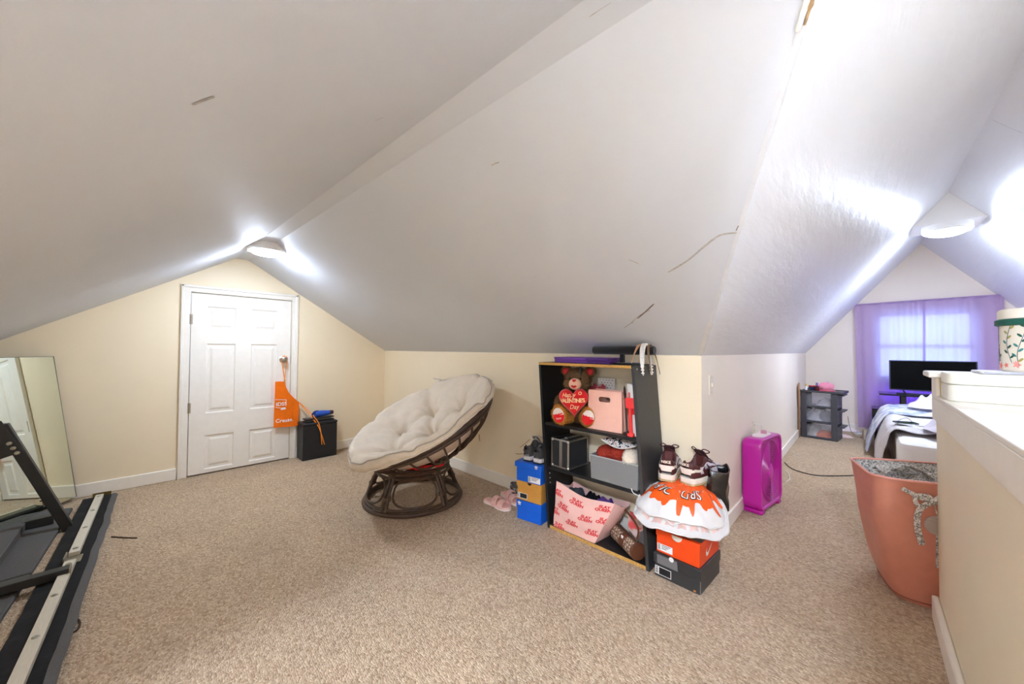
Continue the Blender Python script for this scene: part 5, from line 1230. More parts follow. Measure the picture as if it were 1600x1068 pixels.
# front plate with the round grille opening (stretched rings)
RY, RZ = .178, .222
circ = [(cy+RY*math.cos(2*pi*i/64), cz+RZ*math.sin(2*pi*i/64)) for i in range(64)]
me = curve_mesh([rr3(FWD-.048, FHT-.068, .05), circ], .003); remap(me, lambda v: Vector((-.012+v.z, v.x, v.y))); obj('front_plate', me, MAG, fan, smooth=False)
for k in range(15):
    f = .24+.76*k/14
    obj('grille_ring', MB().tube([(-.008, cy+RY*f*math.cos(2*pi*i/56), cz+RZ*f*math.sin(2*pi*i/56)) for i in range(56)], .0028, 6, closed=True), MAG, fan)
for k in range(10):
    a = 2*pi*k/10
    obj('grille_spoke', MB().tube([(-.011, cy+RY*.2*math.cos(a), cz+RZ*.2*math.sin(a)), (-.011, cy+RY*math.cos(a), cz+RZ*math.sin(a))], .0028, 6), MAG, fan)
obj('hub_badge', MB().lathe([(0, .004), (.034, .003), (.042, -.002), (.042, -.006)], 28, Matrix.Translation((-.006, cy, cz)) @ Matrix.Rotation(R(90), 4, 'Y') @ Matrix.Scale(1.2, 4, (1, 0, 0))), mat('magenta_light', (206, 60, 176), .35), fan)
for k in range(5):
    a0 = 2*pi*k/5
    obj('blade', MB().sheet(lambda u, v: Vector((-.055+.035*(v-.5), cy+(.03+.135*u)*math.cos(a0+.75*v+.2*u), cz+(.03+.135*u)*math.sin(a0+.75*v+.2*u))), 8, 8, .003), MAGD, fan)
for k in range(14):
    f = .2+.8*k/13; obj('rear_ring', MB().tube([(-FDP+.010, cy+RY*f*math.cos(2*pi*i/40), cz+RZ*f*math.sin(2*pi*i/40)) for i in range(40)], .0026, 5, closed=True), MAGD, fan)
zt_ = FHT-.02+.025
obj('control_panel', MB().prism(rrect(.075, .20, .03, 5), 0, .014, lambda x, y, h: Vector((-FDP/2+x, cy+y-.02, FHT+.003+h))), PALEP, fan, bevel=.003)
obj('knob', MB().lathe([(.020, 0), (.019, .020), (.014, .024), (0, .024)], 16, Matrix.Translation((-FDP/2+.005, cy+.01, FHT+.017))), mat('rose_knob', (196, 140, 156), .3, .5), fan)
for y in (.05, FWD-.05): obj('foot', MB().box(-FDP+.0, y-.03, 0, .0, y+.03, .030), MAG, fan, bevel=.008)
for y, z in ((.05, .06), (FWD-.05, .06), (.05, FHT-.03), (FWD-.05, FHT-.03)): obj('screw', MB().lathe([(.005, 0), (0, .0015)], 10, Matrix.Translation((0, y, z)) @ Matrix.Rotation(R(90), 4, 'Y')), INK, fan)
CORDB = mat('black_cord', (44, 42, 44), .5); CORDW = mat('white_cord', (232, 228, 222), .5)
def cord(label, pts, m, r=.004, z=None, name='extension_cord'):
    w3 = [P(x, y, 2, r+.0005) for x, y in pts] if z is None else pts
    c = w3[0].copy(); o = obj(name, MB().tube(spline([v-c for v in w3], 8), r, 6), m); o.location = c; tag(o, label, 'cord'); return o
cord('black power cord crossing the carpet from the fan to the hamper', [(1226, 722), (1236, 731), (1252, 737), (1275, 742), (1305, 743), (1340, 742)], CORDB, .0045)
cord('white cord looped on the carpet beside the fan', [(1228, 752), (1234, 748), (1232, 740), (1227, 735)], CORDW, .003)
cord('short white cord end lying on the carpet by the knee wall', [(1234, 704), (1241, 708), (1249, 712)], CORDW, .003)
w3 = [Vector((XB+.012, 3.49, .555)), Vector((XB+.04, 3.50, .56)), Vector((XB+.05, 3.52, .53)), Vector((XB+.03, 3.53, .35)), Vector((XB+.035, 3.52, .12)), Vector((XB+.05, 3.5, .01))]
cord('white cord plugged into the ivory outlet behind the fan', w3, CORDW, .003, 1)
# ------------------------------------------------------------------ curtains on their rod
CURT = bpy.data.materials.new('lilac_satin_curtain'); CURT.use_nodes = True; t = NT(CURT); b = t.bsdf
b.inputs['Base Color'].default_value = (*lin((206, 168, 208)), 1); b.inputs['Roughness'].default_value = .38; b.inputs['Sheen Weight'].default_value = .3
tr = t.add('ShaderNodeBsdfTranslucent'); tr.inputs[0].default_value = (*lin((216, 216, 244)), 1); tp_ = t.add('ShaderNodeBsdfTransparent'); tp_.inputs[0].default_value = (*lin((200, 190, 240)), 1)
mx1 = t.add('ShaderNodeMixShader'); mx1.inputs[0].default_value = .45; t.link(b.outputs[0], mx1.inputs[1]); t.link(tr.outputs[0], mx1.inputs[2])
mx2 = t.add('ShaderNodeMixShader'); mx2.inputs[0].default_value = .10; t.link(mx1.outputs[0], mx2.inputs[1]); t.link(tp_.outputs[0], mx2.inputs[2])
t.link(mx2.outputs[0], t.n['Material Output'].inputs[0])
RODM = mat('lilac_rod', (150, 120, 190), .4)
CX0, CX1, CXM = -.088, 1.215, .585
def rodz(x): return 1.815+.02*(x-CX0)/(CX1-CX0)
o = thing('curtain_rod', 'slim rod holding the lilac curtains over the window', 'curtain rod', (CX0, YF-.07, 1.8))
obj('tube', MB().tube([(-.01, 0, rodz(CX0)-1.8), (CX1-CX0+.01, 0, rodz(CX1)-1.8)], .008, 8), RODM, o)
for x in (.0, CX1-CX0): obj('bracket', MB().box(x-.008, 0, rodz(CX0)-1.815+.0, x+.008, .068, rodz(CX0)-1.795), RODM, o)
def curtain(label, x0, x1, zb, seed, edge):
    o = thing('curtain', label, 'curtain', ((x0+x1)/2, YF-.07, zb), 0, None)
    xc = (x0+x1)/2
    def fn(u, v):
        x = x0+(x1-x0)*u; z = rodz(x)+.012-(rodz(x)-zb+.012)*v
        k = .25+.75*v
        y = -.016*k*math.sin(u*34+seed+1.2*math.sin(u*7+seed))-.010*math.sin(u*13+seed*2)*k+.006*N3(u*9, v*6, seed)
        x += .010*math.sin(u*24+seed)*k+.02*(v)*math.sin(seed+u*3)
        if edge and (u < .12 if edge < 0 else u > .88): y += .004*math.sin(v*120+u*9)+.006*N3(u*30, v*34, 3)
        return Vector((x-xc, y-.012, z-zb))
    obj('cloth', MB().grid(fn, 110, 60), CURT, o, ang=80)
    obj('rod_pocket', MB().tube([Vector((x0+(x1-x0)*i/20-xc, 0, rodz(x0+(x1-x0)*i/20)-zb)) for i in range(21)], .016, 10), CURT, o)
    return o
curtain('lilac satin curtain panel over the window, by the drawer cart side', CX0, CXM+.01, .075, 1.0, -1)
curtain('lilac satin curtain panel over the window, on the hat box side', CXM-.012, CX1, .30, 4.0, 1)

# ------------------------------------------------------------------ television and its stand
BLKG = mat('black_glass', (12, 12, 16), .08, .6); TVB = mat('tv_bezel', (30, 38, 60), .35, .5); SCREEN = mat('tv_screen_off', (2, 2, 3), .5, .08)
TY = 6.84
tv = thing('television', 'black flat television switched off in front of the curtained window', 'television', (.60, TY, .615))
obj('panel', MB().box(-.36, -.0, .045, .36, .045, .425), TVB, tv, bevel=.004); obj('screen', MB().box(-.348, -.002, .060, .348, .0, .414), SCREEN, tv)
for s in (-1, 1): obj('stand_leg', MB().tube([(s*.22, -.06, .006), (s*.24, .02, .05), (s*.22, .10, .006)], .008, 6), TVB, tv)
obj('base_bar', MB().box(-.30, -.03, .0, .30, .03, .010), TVB, tv, bevel=.002)
sd_ = thing('tv_stand', 'black glass television stand with a low side shelf', 'tv stand', (.60, 6.88, 0))
obj('top_shelf', MB().box(-.46, -.20, .595, .52, .20, .613), BLKG, sd_, bevel=.003)
obj('low_shelf', MB().box(-.53, -.18, .395, .50, .18, .410), BLKG, sd_, bevel=.003)
obj('bottom_shelf', MB().box(-.50, -.18, .10, .50, .18, .115), BLKG, sd_, bevel=.003)
for x, zt2 in ((-.50, .40), (-.24, .60), (.45, .60)):
    for y in (-.15, .15): obj('post', MB().box(x-.022, y-.015, 0, x+.022, y+.015, zt2), BLKPL, sd_, bevel=.004)
o = thing('remote_control', 'white remote control on the low shelf of the TV stand', 'remote', (.36, 6.76, .4105), R(-12))
obj('body', MB().box(-.07, -.02, 0, .07, .02, .014), mat('white_plastic', (226, 226, 230), .4), o, bevel=.005); obj('buttons', MB().box(-.05, -.012, .014, -.02, .012, .016), INK, o)
o = thing('small_box', 'small beige box under the television stand by the curtain', 'box', (.035, 6.70, 0), R(8))
obj('body', MB().box(-.05, -.06, 0, .05, .06, .12), mat('beige_card', (200, 184, 160), .6), o, bevel=.003); obj('flap', MB().box(-.05, -.06, .12, .05, .0, .124), mat('beige_card2', (184, 166, 142), .6), o)
# LED strip glowing blue-violet along the back edge of the stand
LED = mat('blue_violet_led', (90, 60, 255), .4, emit=((.16, .07, 1.0, 1), 1.3))
o = thing('led_strip', 'glowing blue violet LED strip along the back of the TV stand', 'light strip', (.60, 7.085, .56))
obj('strip', MB().box(-.46, 0, 0, .50, .006, .010), LED, o); obj('backing_tape', MB().box(-.46, -.003, -.001, .50, 0, .011), WMETAL, o)

# ------------------------------------------------------------------ plastic drawer cart
CLEAR = bpy.data.materials.new('clear_frosted_plastic'); CLEAR.use_nodes = True; t = NT(CLEAR); b = t.bsdf
b.inputs['Base Color'].default_value = (*lin((196, 198, 204)), 1); b.inputs['Roughness'].default_value = .25; tp2 = t.add('ShaderNodeBsdfTransparent'); tp2.inputs[0].default_value = (.92, .92, .95, 1)
mxs = t.add('ShaderNodeMixShader'); mxs.inputs[0].default_value = .80; t.link(b.outputs[0], mxs.inputs[1]); t.link(tp2.outputs[0], mxs.inputs[2]); t.link(mxs.outputs[0], t.n['Material Output'].inputs[0])
DKPL = mat('dark_grey_plastic', (66, 66, 72), .4, .45)
kx0, kx1, ky = -.618, -.250, 6.262
ct = thing('drawer_cart', 'dark grey three-drawer plastic cart with clear drawers in the corner', 'drawer cart', (kx0, ky, 0), R(-6))
CW, CD, CH2 = .375, .33, .625
for x in (0, CW-.062):
    for y in (0, CD-.03): obj('corner_post', MB().box(x, y, .0, x+.062, y+.03, CH2-.02), DKPL, ct, bevel=.004)
for z in (.0, .205, .405): obj('cross_rail', MB().box(.0, .002, z, CW, CD-.002, z+.020), DKPL, ct, bevel=.003)
obj('top_tray', MB().box(-.008, -.012, CH2-.02, CW+.065, CD+.012, CH2-.002).box(-.008, -.012, CH2-.002, CW+.065, -.006, CH2+.008).box(-.008, CD+.006, CH2-.002, CW+.065, CD+.012, CH2+.008).box(CW+.058, -.012, CH2-.002, CW+.065, CD+.012, CH2+.008), DKPL, ct, bevel=.005)
for z in (.022, .227, .427):
    dr = obj('drawer', tray(CW-.010, CD-.05, CW+.020, CD-.04, .165, .003).tf(Matrix.Translation((.006, .024, z))), CLEAR, ct, smooth=False)
    obj('lip', MB().box(CW+.0, .03, z+.150, CW+.060, CD-.03, z+.166), DKPL, dr, bevel=.006)
def heap(name, label, loc, rx, ry, rz_, rgb, seed, cat='clothing', rot=0, fold=14):
    m2 = mat(name+'_fabric_%d_%d_%d' % rgb, rgb, .9, .1, var=.08)
    mb = MB().grid(lambda u, v: (lambda a, f: Vector((rx*f*math.cos(a)*(1+.15*N3(a*2, seed, 1)), ry*f*math.sin(a)*(1+.15*N3(a*2, seed, 5)), max(.0, rz_*(1-f**2.6)*(1+.25*math.sin(f*fold+a*3+seed)*.5+.35*N3(f*4*math.cos(a), f*4*math.sin(a), seed))))))(2*pi*u, v), 40, 14, closeu=True)
    o = obj(name, mb, m2, ang=80); o.location = loc; o.rotation_euler = (0, 0, rot); return tag(o, label, cat)
ctm = Matrix.Translation((kx0, ky, 0)) @ Matrix.Rotation(R(-6), 4, 'Z')
heap('folded_cloth', 'white cloth folded in the top clear drawer', ctm @ Vector((.25, .15, .432)), .11, .11, .09, (232, 230, 230), 1)
heap('folded_cloth', 'white cloth filling the middle clear drawer', ctm @ Vector((.17, .16, .232)), .15, .12, .15, (228, 226, 224), 4)
heap('folded_cloth', 'grey cloth in the middle clear drawer', ctm @ Vector((.24, .10, .2325)), .10, .05, .12, (120, 120, 126), 7)
heap('folded_cloth', 'cream cloth in the bottom clear drawer', ctm @ Vector((.12, .16, .027)), .11, .12, .12, (226, 218, 204), 9)
heap('folded_cloth', 'orange cloth in the bottom clear drawer', ctm @ Vector((.24, .09, .0275)), .12, .055, .075, (250, 116, 30), 12)
# things on the cart
o = thing('wooden_paddle', 'tan wooden board with round end leaning on the wall by the cart', 'wooden board', (-.640+.010, ky-.020, 0.0), 0)
pp = [(.030*math.cos(R(a)) , .0) for a in ()]
ol = [(-.035, 0), (.035, 0), (.038, .40), (.055, .50)]+[(.075*math.cos(R(a)), .64+.085*math.sin(R(a))) for a in range(-20, 201, 20)]+[(-.055, .50), (-.038, .40)]
obj('board', MB().prism(ol, 0, .012, lambda x, y, h: Vector((h-.004, x-.02, y))), mat('tan_wood', (206, 160, 120), .5, var=.12, vscale=20, stretch=(1, 8, 1)), o, bevel=.002); obj('dark_edge', MB().tube([Vector((.003, x-.02, y)) for x, y in ol], .004, 6, closed=True), mat('dark_edge_wood', (120, 84, 64), .5), o)
zt3 = CH2-.0015
def on_cart(x, y, z=0): return ctm @ Vector((x, y, zt3+z))
PK = mat('bubblegum_plush', (240, 160, 182), .9, .1, sheen=.3)
o = thing('fluffy_slipper', 'fluffy pink slipper lying on top of the drawer cart', 'slipper', on_cart(.235, .19), R(20))
mb = MB().ell((0, 0, .055), (.085, .06, .055), 20, 12); obj('upper', mb, PK, o); fur([mb], 1200, .016, PK, o, 9); obj('sole', MB().prism([(.10*math.cos(2*pi*i/24), .055*math.sin(2*pi*i/24)) for i in range(24)], 0, .012), mat('rose_sole', (216, 120, 140), .7), o)
o = thing('nail_polish', 'dark red bottle with a purple cap on the drawer cart', 'bottle', on_cart(.165, .055))
obj('glass', MB().lathe([(.0, .0), (.022, .0), (.024, .006), (.024, .06), (.010, .068), (.010, .072)], 16), mat('dark_red_glass', (90, 16, 30), .1, .6), o); obj('cap', MB().lathe([(.013, .072), (.012, .105), (.010, .11), (0, .11)], 14), mat('purple_cap', (120, 100, 160), .35), o)
o = thing('makeup_case', 'small red and navy compact case on the drawer cart', 'case', on_cart(.12, .12), R(25))
obj('case', MB().box(-.05, -.035, 0, .05, .035, .05), mat('navy_plastic2', (40, 44, 84), .4), o, bevel=.008); obj('lid', MB().box(-.05, -.035, .0505, .05, .035, .066), mat('red_lid', (196, 40, 56), .4), o, bevel=.006)
o = thing('lipstick', 'white lipstick tube standing on the drawer cart', 'lipstick', on_cart(.05, .06))
obj('tube', MB().lathe([(0, 0), (.014, 0), (.014, .055), (0, .055)], 14), mat('white_tube', (232, 232, 236), .3), o); obj('cap', MB().lathe([(.012, .0552), (.012, .085), (0, .088)], 14), mat('yellow_cap', (214, 180, 90), .4), o)
o = thing('hair_stick', 'slim red hair stick lying on the cart tray', 'hair stick', on_cart(.26, .045), R(-14))
obj('stick', MB().tube([(-.11, 0, .007), (.09, 0, .005)], [.006, .004], 8), mat('crimson_plastic', (206, 30, 66), .3), o); obj('end_bead', MB().ell((-.11, 0, .010), (.010, .010, .010), 10, 8), mat('crimson_plastic', (206, 30, 66)), o)
# white clothes on the floor by the cart
heap('crumpled_towel', 'crumpled white towel on the carpet beside the drawer cart', P(1322, 671, 2, 0), .17, .13, .045, (238, 226, 222), 3, 'towel', .3, 22)
heap('crumpled_towel', 'small pinkish white cloth on the carpet nearer the drawer cart', P(1316, 679, 2, 0)+Vector((.0, -.12, 0)), .12, .07, .03, (236, 212, 208), 8, 'towel', -.2, 22)
w3 = [P(1311, 648, 0, -.20), P(1325, 655, 2, .02), P(1337, 666, 2, .006), P(1348, 668, 2, .006)]
cord('thin grey cord from the drawer cart to the curtain', [Vector((-.155, 6.50, .30)), Vector((-.13, 6.56, .12)), Vector((-.08, 6.68, .02)), Vector((.02, 6.80, .006))], mat('grey_cord', (110, 106, 104), .5), .003, 1)
o = thing('power_strip', 'lilac lit power strip on the carpet under the curtain', 'power strip', Vector((-.02, 7.04, 0)), R(40))
obj('body', MB().box(-.09, -.022, 0, .09, .022, .032), mat('white_plastic', (226, 226, 230)), o, bevel=.005)
for k in range(4): obj('socket', MB().box(-.075+.04*k, -.012, .032, -.05+.04*k, .012, .0335), INK, o)

# ------------------------------------------------------------------ bed
SHEET_ = mat('white_fitted_sheet', (232, 230, 228), .85, .15, bump=.1, bscale=30)
MX0, MX1, MY0, MY1, MZ = .20, 1.35, 4.30, 6.42, .42
bed = thing('bed', 'low bed with a white fitted sheet in the window end of the attic', 'bed', (MX0, MY0, 0))
def rbox(w, l, z0, z1, r=.05, n=6):
    mb = MB(); ol = rrect(w, l, r, n, w/2, l/2); k = len(ol); prof = [(z0, .02), (z0+.03, 0), (z1-.045, 0), (z1-.015, .012), (z1, .045)]; vs = []
    for z, ins in prof:
        for x, y in ol: vs.append((w/2+(x-w/2)*(1-2*ins/w), l/2+(y-l/2)*(1-2*ins/l), z))
    fs = [(i*k+j, i*k+(j+1) % k, (i+1)*k+(j+1) % k, (i+1)*k+j) for i in range(len(prof)-1) for j in range(k)]+[tuple(reversed(range(k))), tuple((len(prof)-1)*k+j for j in range(k))]
    return mb.add(vs, fs)
obj('mattress', rbox(MX1-MX0, MY1-MY0, .13, MZ, .07), SHEET_, bed); obj('base', MB().box(.01, .01, .0, MX1-MX0-.01, MY1-MY0-.01, .129), mat('grey_base_cloth', (150, 146, 144), .9), bed, bevel=.01)
def cover(name, label, xa, xb, ya, yb, th, m, seed, droop, cat='blanket', foldamp=.012):
    def top(x, y):
        z = MZ+.004+th
        over = max(0, MX0-x)                     # hangs down past the mattress side
        z -= min(1, over/.05)*0
        return z
    def fn(u, v):
        y = ya+(yb-ya)*v; wob = .05*N3(v*3, seed, 1)+.025*N3(v*9, seed, 4)
        L = (MX0-xa+wob)+(xb-MX0); s = L*u                   # arc length from the hanging hem to the far side
        hang = (MX0-xa)+wob; f = foldamp*math.sin(v*26+seed+u*2)+.010*N3(u*7, v*7, seed)
        if s < hang:
            d = (hang-s); k = d/max(hang, .01)
            x = MX0-.030-.10*(1-math.exp(-d*3))*droop-abs(f)*1.2; z = MZ+th-d*.96
            z = max(z, .012+.02*abs(N3(u*20, v*14, seed))); 
            if z <= .04: x -= (.0)
        else:
            e = s-hang; r = min(1, e/.05); x = MX0-.030+e-.0; z = MZ+th+.004+abs(f)*1.5+.02*N3(u*5, v*5, seed+3)+.018
            if e < .05: z -= .03*(1-r)**2
        return Vector((x-MX0, y-MY0, z))
    o = obj(name, MB().sheet(fn, 64, 60, .008), m, ang=80); o.location = (MX0, MY0, 0); return tag(o, label, cat)
LILB = bpy.data.materials.new('blue_grey_print_quilt'); LILB.use_nodes = True; t = NT(LILB); tc = t.add('ShaderNodeTexCoord'); nz = t.add('ShaderNodeTexNoise', i_Scale=7.0, i_Detail=4.0, i_Distortion=.8); t.link(tc.outputs['Object'], nz.inputs['Vector']); rp = t.add('ShaderNodeValToRGB'); rp.color_ramp.elements[0].position = .38; rp.color_ramp.elements[0].color = (*lin((150, 162, 200)), 1); rp.color_ramp.elements[1].position = .58; rp.color_ramp.elements[1].color = (*lin((230, 230, 236)), 1); t.link(nz.outputs[0], rp.inputs[0]); t.link(rp.outputs[0], t.bsdf.inputs['Base Color']); t.bsdf.inputs['Roughness'].default_value = .9
cover('patterned_quilt', 'white and blue patterned quilt draped over the bed side', -.24, 1.05, 5.62, 6.46, .055, LILB, 2, 2.0, 'quilt')
cover('grey_blanket', 'pale grey blanket with dark stitching draped over the bed', -.20, .95, 4.66, 5.75, .020, mat('pale_grey_blanket', (206, 202, 204), .9, .1, var=.04), 6, 1.2)
heap('pillow_heap', 'pale lilac sheet bunched up on the bed by the stair wall', (.62, 4.72, MZ+.075), .26, .30, .13, (206, 198, 208), 14, 'bed sheet', .2)
heap('pillow_heap', 'white pillow slip bunched at the television end of the bed', (.55, 6.02, MZ+.125), .22, .16, .12, (226, 220, 224), 18, 'bed sheet', .5)
o = thing('phone', 'small dark green phone lying on the grey blanket', 'phone', P(1415, 661, 2, MZ+.075), R(20))
obj('body', MB().box(-.075, -.04, 0, .075, .04, .012), mat('dark_green_case', (58, 84, 66), .4), o, bevel=.004); obj('screen', MB().box(-.068, -.034, .0121, .068, .034, .0128), BLKG, o)
cord('thin charging cord snaking over the grey blanket', [P(1398, 664, 2, MZ+.08), P(1405, 656, 2, MZ+.085), P(1418, 653, 2, MZ+.085), P(1432, 664, 2, MZ+.08), P(1452, 666, 2, MZ+.08), P(1468, 662, 2, MZ+.085)], mat('grey_cord', (110, 106, 104)), .003, 1)

# ------------------------------------------------------------------ laundry hamper
SALM = mat('salmon_leatherette', (206, 134, 110), .42, .45, var=.05, bump=.05, bscale=12); SALE = mat('salmon_edge', (226, 156, 138), .45)
TOILE = bpy.data.materials.new('grey_toile_lining'); TOILE.use_nodes = True; t = NT(TOILE); tc = t.add('ShaderNodeTexCoord'); nz = t.add('ShaderNodeTexNoise', i_Scale=110.0, i_Detail=3.0, i_Distortion=1.2); t.link(tc.outputs['Object'], nz.inputs['Vector']); rp = t.add('ShaderNodeValToRGB'); rp.color_ramp.elements[0].position = .44; rp.color_ramp.elements[0].color = (*lin((136, 132, 126)), 1); rp.color_ramp.elements[1].position = .54; rp.color_ramp.elements[1].color = (*lin((222, 216, 208)), 1); t.link(nz.outputs[0], rp.inputs[0]); t.link(rp.outputs[0], t.bsdf.inputs['Base Color']); t.bsdf.inputs['Roughness'].default_value = .9
hp = thing('laundry_hamper', 'salmon leatherette laundry hamper with a floral lining and tied bow', 'hamper', (.23, 2.665, 0), R(14))
HH = .575
def ham(u, v, off=0):
    """outer wall: u round, v up"""
    a = 2*pi*u; w = (.165+.080*v**.8)+off; l = (.150+.045*v**.8)+off
    r = .35; c, s = math.cos(a), math.sin(a); e = .24+.2*(1-v)
    x = w*math.copysign(abs(c)**e, c); y = l*math.copysign(abs(s)**e, s)
    bl = .018*math.sin(pi*min(1, v*1.05))+.010*N3(u*4, v*3, 3)
    x += bl*math.copysign(abs(c)**.5, c); y += bl*math.copysign(abs(s)**.5, s)
    zr = HH*v
    return Vector((x-.012*v, y-.01*v, zr+(.006*math.sin(a*2)*v)+.05*x*v))
obj('outer_wall', MB().grid(lambda u, v: ham(u, v), 96, 26, closeu=True), SALM, hp, ang=80); obj('bottom', MB().grid(lambda u, v: ham(u, 0)*v+Vector((0, 0, .002)), 96, 2, closeu=True), SALM, hp)
obj('lining', MB().grid(lambda u, v: ham(u, 1-.45*v, -.010-.012*v)+Vector((0, 0, -.002)), 96, 10, closeu=True), TOILE, hp, ang=80)
obj('rim', MB().tube([ham(i/96, 1) for i in range(96)], .006, 8, closed=True), SALE, hp)
obj('base_piping', MB().tube([ham(i/96, .03)*1.0 for i in range(96)], .004, 6, closed=True), mat('dark_salmon', (150, 84, 66), .5), hp)
heap2 = MB().grid(lambda u, v: (lambda a, f: Vector((.205*f*math.copysign(abs(math.cos(a))**.6, math.cos(a)), .165*f*math.copysign(abs(math.sin(a))**.6, math.sin(a)), HH-.055+.035*N3(f*3*math.cos(a), f*3*math.sin(a), 3)+.030*math.sin(f*8+a*2)*(1-f)+.018*(1-f))))(2*pi*u, v), 60, 20, closeu=True)
obj('lining_cover', heap2, TOILE, hp, ang=80)
obj('lining_fold', MB().sheet(lambda u, v: Vector((-.17+.17*u, -.02+.13*v-.03*u, HH-.030+.055*math.sin(pi*u)**.8*(1-.5*v)+.01*N3(u*6, v*4, 8))), 18, 10, .004), TOILE, hp)
obj('lining_fold', MB().sheet(lambda u, v: Vector((.04+.16*u, -.12+.14*v, HH-.030+.045*math.sin(pi*u)**.7*(.4+.6*v)+.01*N3(u*6, v*4, 2))), 18, 10, .004), TOILE, hp)
def front(x, z, off=.004):
    """point on the camera-side wall of the hamper"""
    v = z/HH; best = min((abs(ham(u/400, v).x-x), u) for u in range(200, 400)); q = ham(best[1]/400, v); return Vector((x, q.y-off, z))
def hpx(px, py):        # photo pixel -> local x, z on the camera-side wall
    w = P(px, py, 1, 2.47); l = Matrix.Rotation(R(-14), 4, 'Z') @ (w-Vector((.23, 2.665, 0))); return l.x, l.z
mb = MB(); k0 = hpx(1402, 757); k1 = hpx(1440, 775); k2 = hpx(1476, 786)
obj('ribbon_tie', MB().tube(spline([front(k0[0], k0[1], .007), front(k1[0]-.02, k1[1]+.006, .009), front(k1[0], k1[1], .012), front(k2[0], k2[1], .009)], 6), .009, 8, flat=.35, flatdir=(0, 1, 0)), TOILE, hp)
kk = hpx(1452, 778); c = front(kk[0], kk[1], .016)
obj('bow_loop', MB().tube(spline([c, c+Vector((.022, -.006, .030)), c+Vector((.048, -.004, .036)), c+Vector((.050, -.008, .012)), c], 7), .008, 8, flat=.4, flatdir=(0, 1, 0)), TOILE, hp)
obj('bow_loop', MB().tube(spline([c, c+Vector((-.022, -.010, .022)), c+Vector((-.058, -.008, .012)), c+Vector((-.050, -.014, -.026)), c], 7), .008, 8, flat=.4, flatdir=(0, 1, 0)), TOILE, hp)
t0_ = hpx(1430, 790); t1_ = hpx(1427, 815); t2_ = hpx(1436, 846)
obj('bow_tail', MB().tube(spline([c, front(t0_[0], t0_[1], .010), front(t1_[0], t1_[1], .008), front(t2_[0], t2_[1], .007)], 7), .011, 8, flat=.3, flatdir=(0, 1, 0)), TOILE, hp)
obj('bow_knot', MB().ell(c+Vector((0, -.004, 0)), (.014, .010, .014), 12, 8), TOILE, hp)
tg = hpx(1460, 817); tc_ = front(tg[0], tg[1], .010)
to = obj('round_tag', MB().lathe([(0, -.003), (.040, -.003), (.042, 0), (.040, .003), (0, .003)], 28, Matrix.Translation(tc_) @ Matrix.Rotation(R(90), 4, 'X')), mat('grey_wood_tag', (176, 160, 148), .6, var=.15, vscale=14, stretch=(1, 1, 9)), hp)
obj('tag_cord', MB().tube([c, tc_+Vector((0, -.002, .036))], .0025, 6), TOILE, to)
sm0 = [front(.035+.012*math.sin(k*.3)+.0035*k, HH*(.93-.045*k), .0022) for k in range(20)]
obj('front_seam', MB().tube(sm0, .0018, 5), mat('dark_salmon', (150, 84, 66)), hp)
pk = hpx(1468, 860); obj('lined_slit', MB().sheet(lambda u, v: front(pk[0]-.014+.045*u, pk[1]-.075+.15*v, .003), 4, 10, .001), TOILE, hp)

# ------------------------------------------------------------------ things on the stair ledge
WPL = mat('white_case_plastic', (232, 230, 216), .35, .5, var=.02)
ZL = .9705
wb = thing('white_case', 'white rounded plastic case lying on the stair ledge', 'case', (.222, 2.075, ZL))
def rslab(w, l, z0, z1, r, m, nm, par, cx=0, cy=0): return obj(nm, MB().prism([(x+w/2+cx, y+l/2+cy) for x, y in rrect(w, l, r, 8)], z0, z1), m, par, bevel=.005, seg=3)
rslab(.52, .178, 0, .060, .035, WPL, 'bottom_shell', wb); rslab(.524, .182, .062, .102, .036, WPL, 'lid', wb, -.002, -.002); rslab(.51, .17, .058, .064, .032, mat('case_seam', (150, 148, 140), .6), 'seam', wb, .005, .004)
wp = thing('white_tray', 'thin white board lying on top of the white case', 'board', (.300, 2.085, ZL+.1025), R(1))
rslab(.46, .165, 0, .010, .008, mat('cool_white_board', (226, 226, 236), .4), 'board', wp); obj('edge_strip', MB().box(0.005, -.001, .002, .455, .0, .008), mat('grey_edge', (170, 170, 182), .5), wp)
HATM = bpy.data.materials.new('floral_hatbox_paper'); HATM.use_nodes = True; HATM.node_tree.nodes['Principled BSDF'].inputs['Base Color'].default_value = (*lin((240, 232, 214)), 1); HATM.node_tree.nodes['Principled BSDF'].inputs['Roughness'].default_value = .45
hc = Vector((.466, 2.165, ZL+.1130)); HRAD = .112
hb = thing('hat_box', 'round cream hat box printed with flowers and green leaves', 'hat box', hc)
obj('body', MB().lathe([(0, 0), (HRAD-.006, 0), (HRAD, .006), (HRAD, .205)], 64), HATM, hb); lid = obj('lid', MB().lathe([(HRAD+.004, .170), (HRAD+.004, .212), (HRAD, .218), (0, .220)], 64), HATM, hb)
GRN = mat('dark_green_ribbon', (26, 90, 76), .55, bump=.3, bscale=90); obj('ribbon_band', MB().lathe([(HRAD+.004, .160), (HRAD+.010, .163), (HRAD+.010, .180), (HRAD+.004, .184)], 64), GRN, lid)
leafm = [mat('leaf_dark_green', (38, 92, 76), .5), mat('leaf_teal', (66, 140, 132), .5), mat('leaf_olive', (166, 158, 84), .5)]; flm = [mat('flower_coral', (240, 128, 110), .5), mat('flower_pink', (244, 160, 150), .5)]; stm = mat('stem_navy', (60, 74, 84), .5)
rg = random.Random(11)
def cyl(a, z, off=.0009): return Vector(((HRAD+off)*math.cos(a), (HRAD+off)*math.sin(a), z))
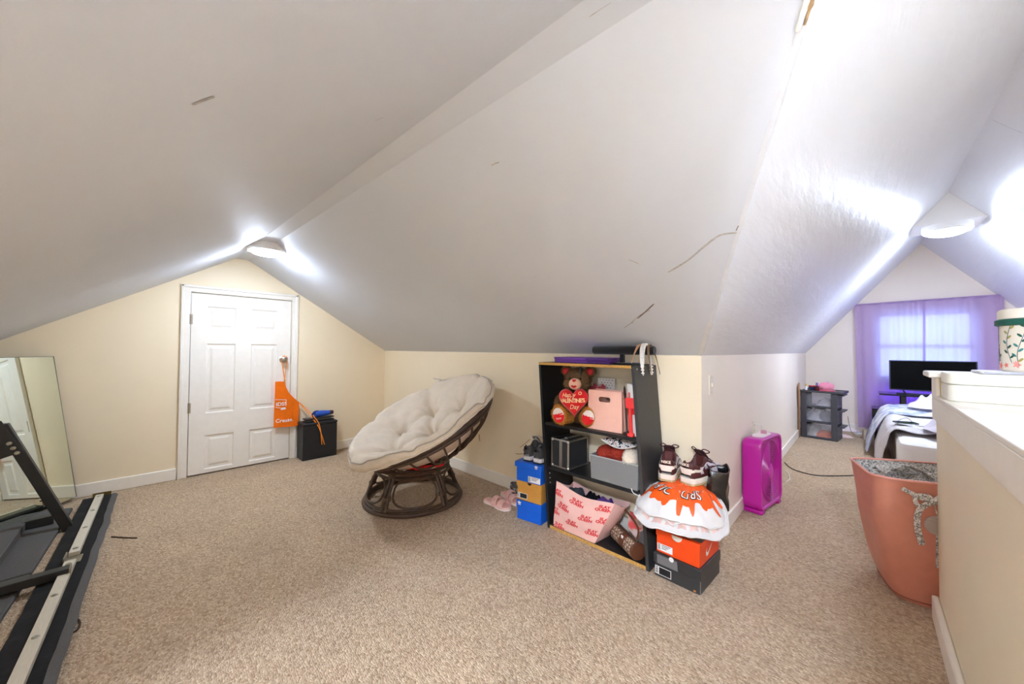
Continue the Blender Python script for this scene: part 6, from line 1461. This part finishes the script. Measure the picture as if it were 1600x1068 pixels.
def decal(nm2, ol, a, z, ang_, m, off=.0010):
    c_, s_ = math.cos(ang_), math.sin(ang_); me = curve_mesh([[(x*c_-y*s_, x*s_+y*c_) for x, y in ol]]); remap(me, lambda v: cyl(a+v.x/HRAD, z+v.y, off)); obj(nm2, me, m, hb, smooth=False)
def leaf(L, w): return [(L*math.cos(t), w*math.sin(t)) for t in [2*pi*i/12 for i in range(12)]]
def flower(r): return [(r*(.72+.28*math.cos(5*t))*math.cos(t), r*(.72+.28*math.cos(5*t))*math.sin(t)) for t in [2*pi*i/30 for i in range(30)]]
for k in range(16):
    a = 2*pi*k/16+rg.uniform(-.1, .1); z0_ = .02+rg.uniform(0, .02)
    pts = [(a+.10*math.sin(j*.5+k), z0_+.135*j/8) for j in range(9)]
    obj('printed_stem', MB().tube([cyl(p_[0], p_[1], .0004) for p_ in pts], .0009, 4), stm, hb)
    for j in range(1, 9):
        aa, zz_ = pts[j]; sd = 1 if j % 2 else -1
        decal('printed_leaf', leaf(.0085, .0038), aa+sd*.075, zz_+.004, R(90-sd*48), leafm[rg.randrange(3)])
    decal('printed_flower', flower(.0125), a+.18, rg.uniform(.02, .13), 0, flm[k % 2], .0012); decal('printed_flower', flower(.0095), a-.12, rg.uniform(.012, .08), .5, flm[(k+1) % 2], .0013)

# ------------------------------------------------------------------ groups of look-alike things
GROUPS = {'sneaker': 'sneakers in the attic', 'sandal': 'pair of pink sandals', 'shoe_box': 'stacked shoe boxes by the bookshelf', 'headband': 'headbands on the velvet bar', 'knit_scarf': 'scarves in the grey bin', 'picture_box': 'white picture boxes on the top shelf', 'flat_box': 'purple boxes on the bookshelf', 'felt_board': 'grey felt bed boards', 'ceiling_light': 'dome ceiling lights', 'curtain': 'lilac window curtains', 'folded_cloth': 'cloths in the clear drawers', 'crumpled_towel': 'cloths on the carpet by the cart', 'loose_thread': 'threads on the carpet', 'extension_cord': 'loose cords', 'pillow_heap': 'bunched bedding'}
for o_ in bpy.data.objects:
    if o_.parent is None and 'label' in o_ and o_.name.split('.')[0] in GROUPS: o_['group'] = GROUPS[o_.name.split('.')[0]]
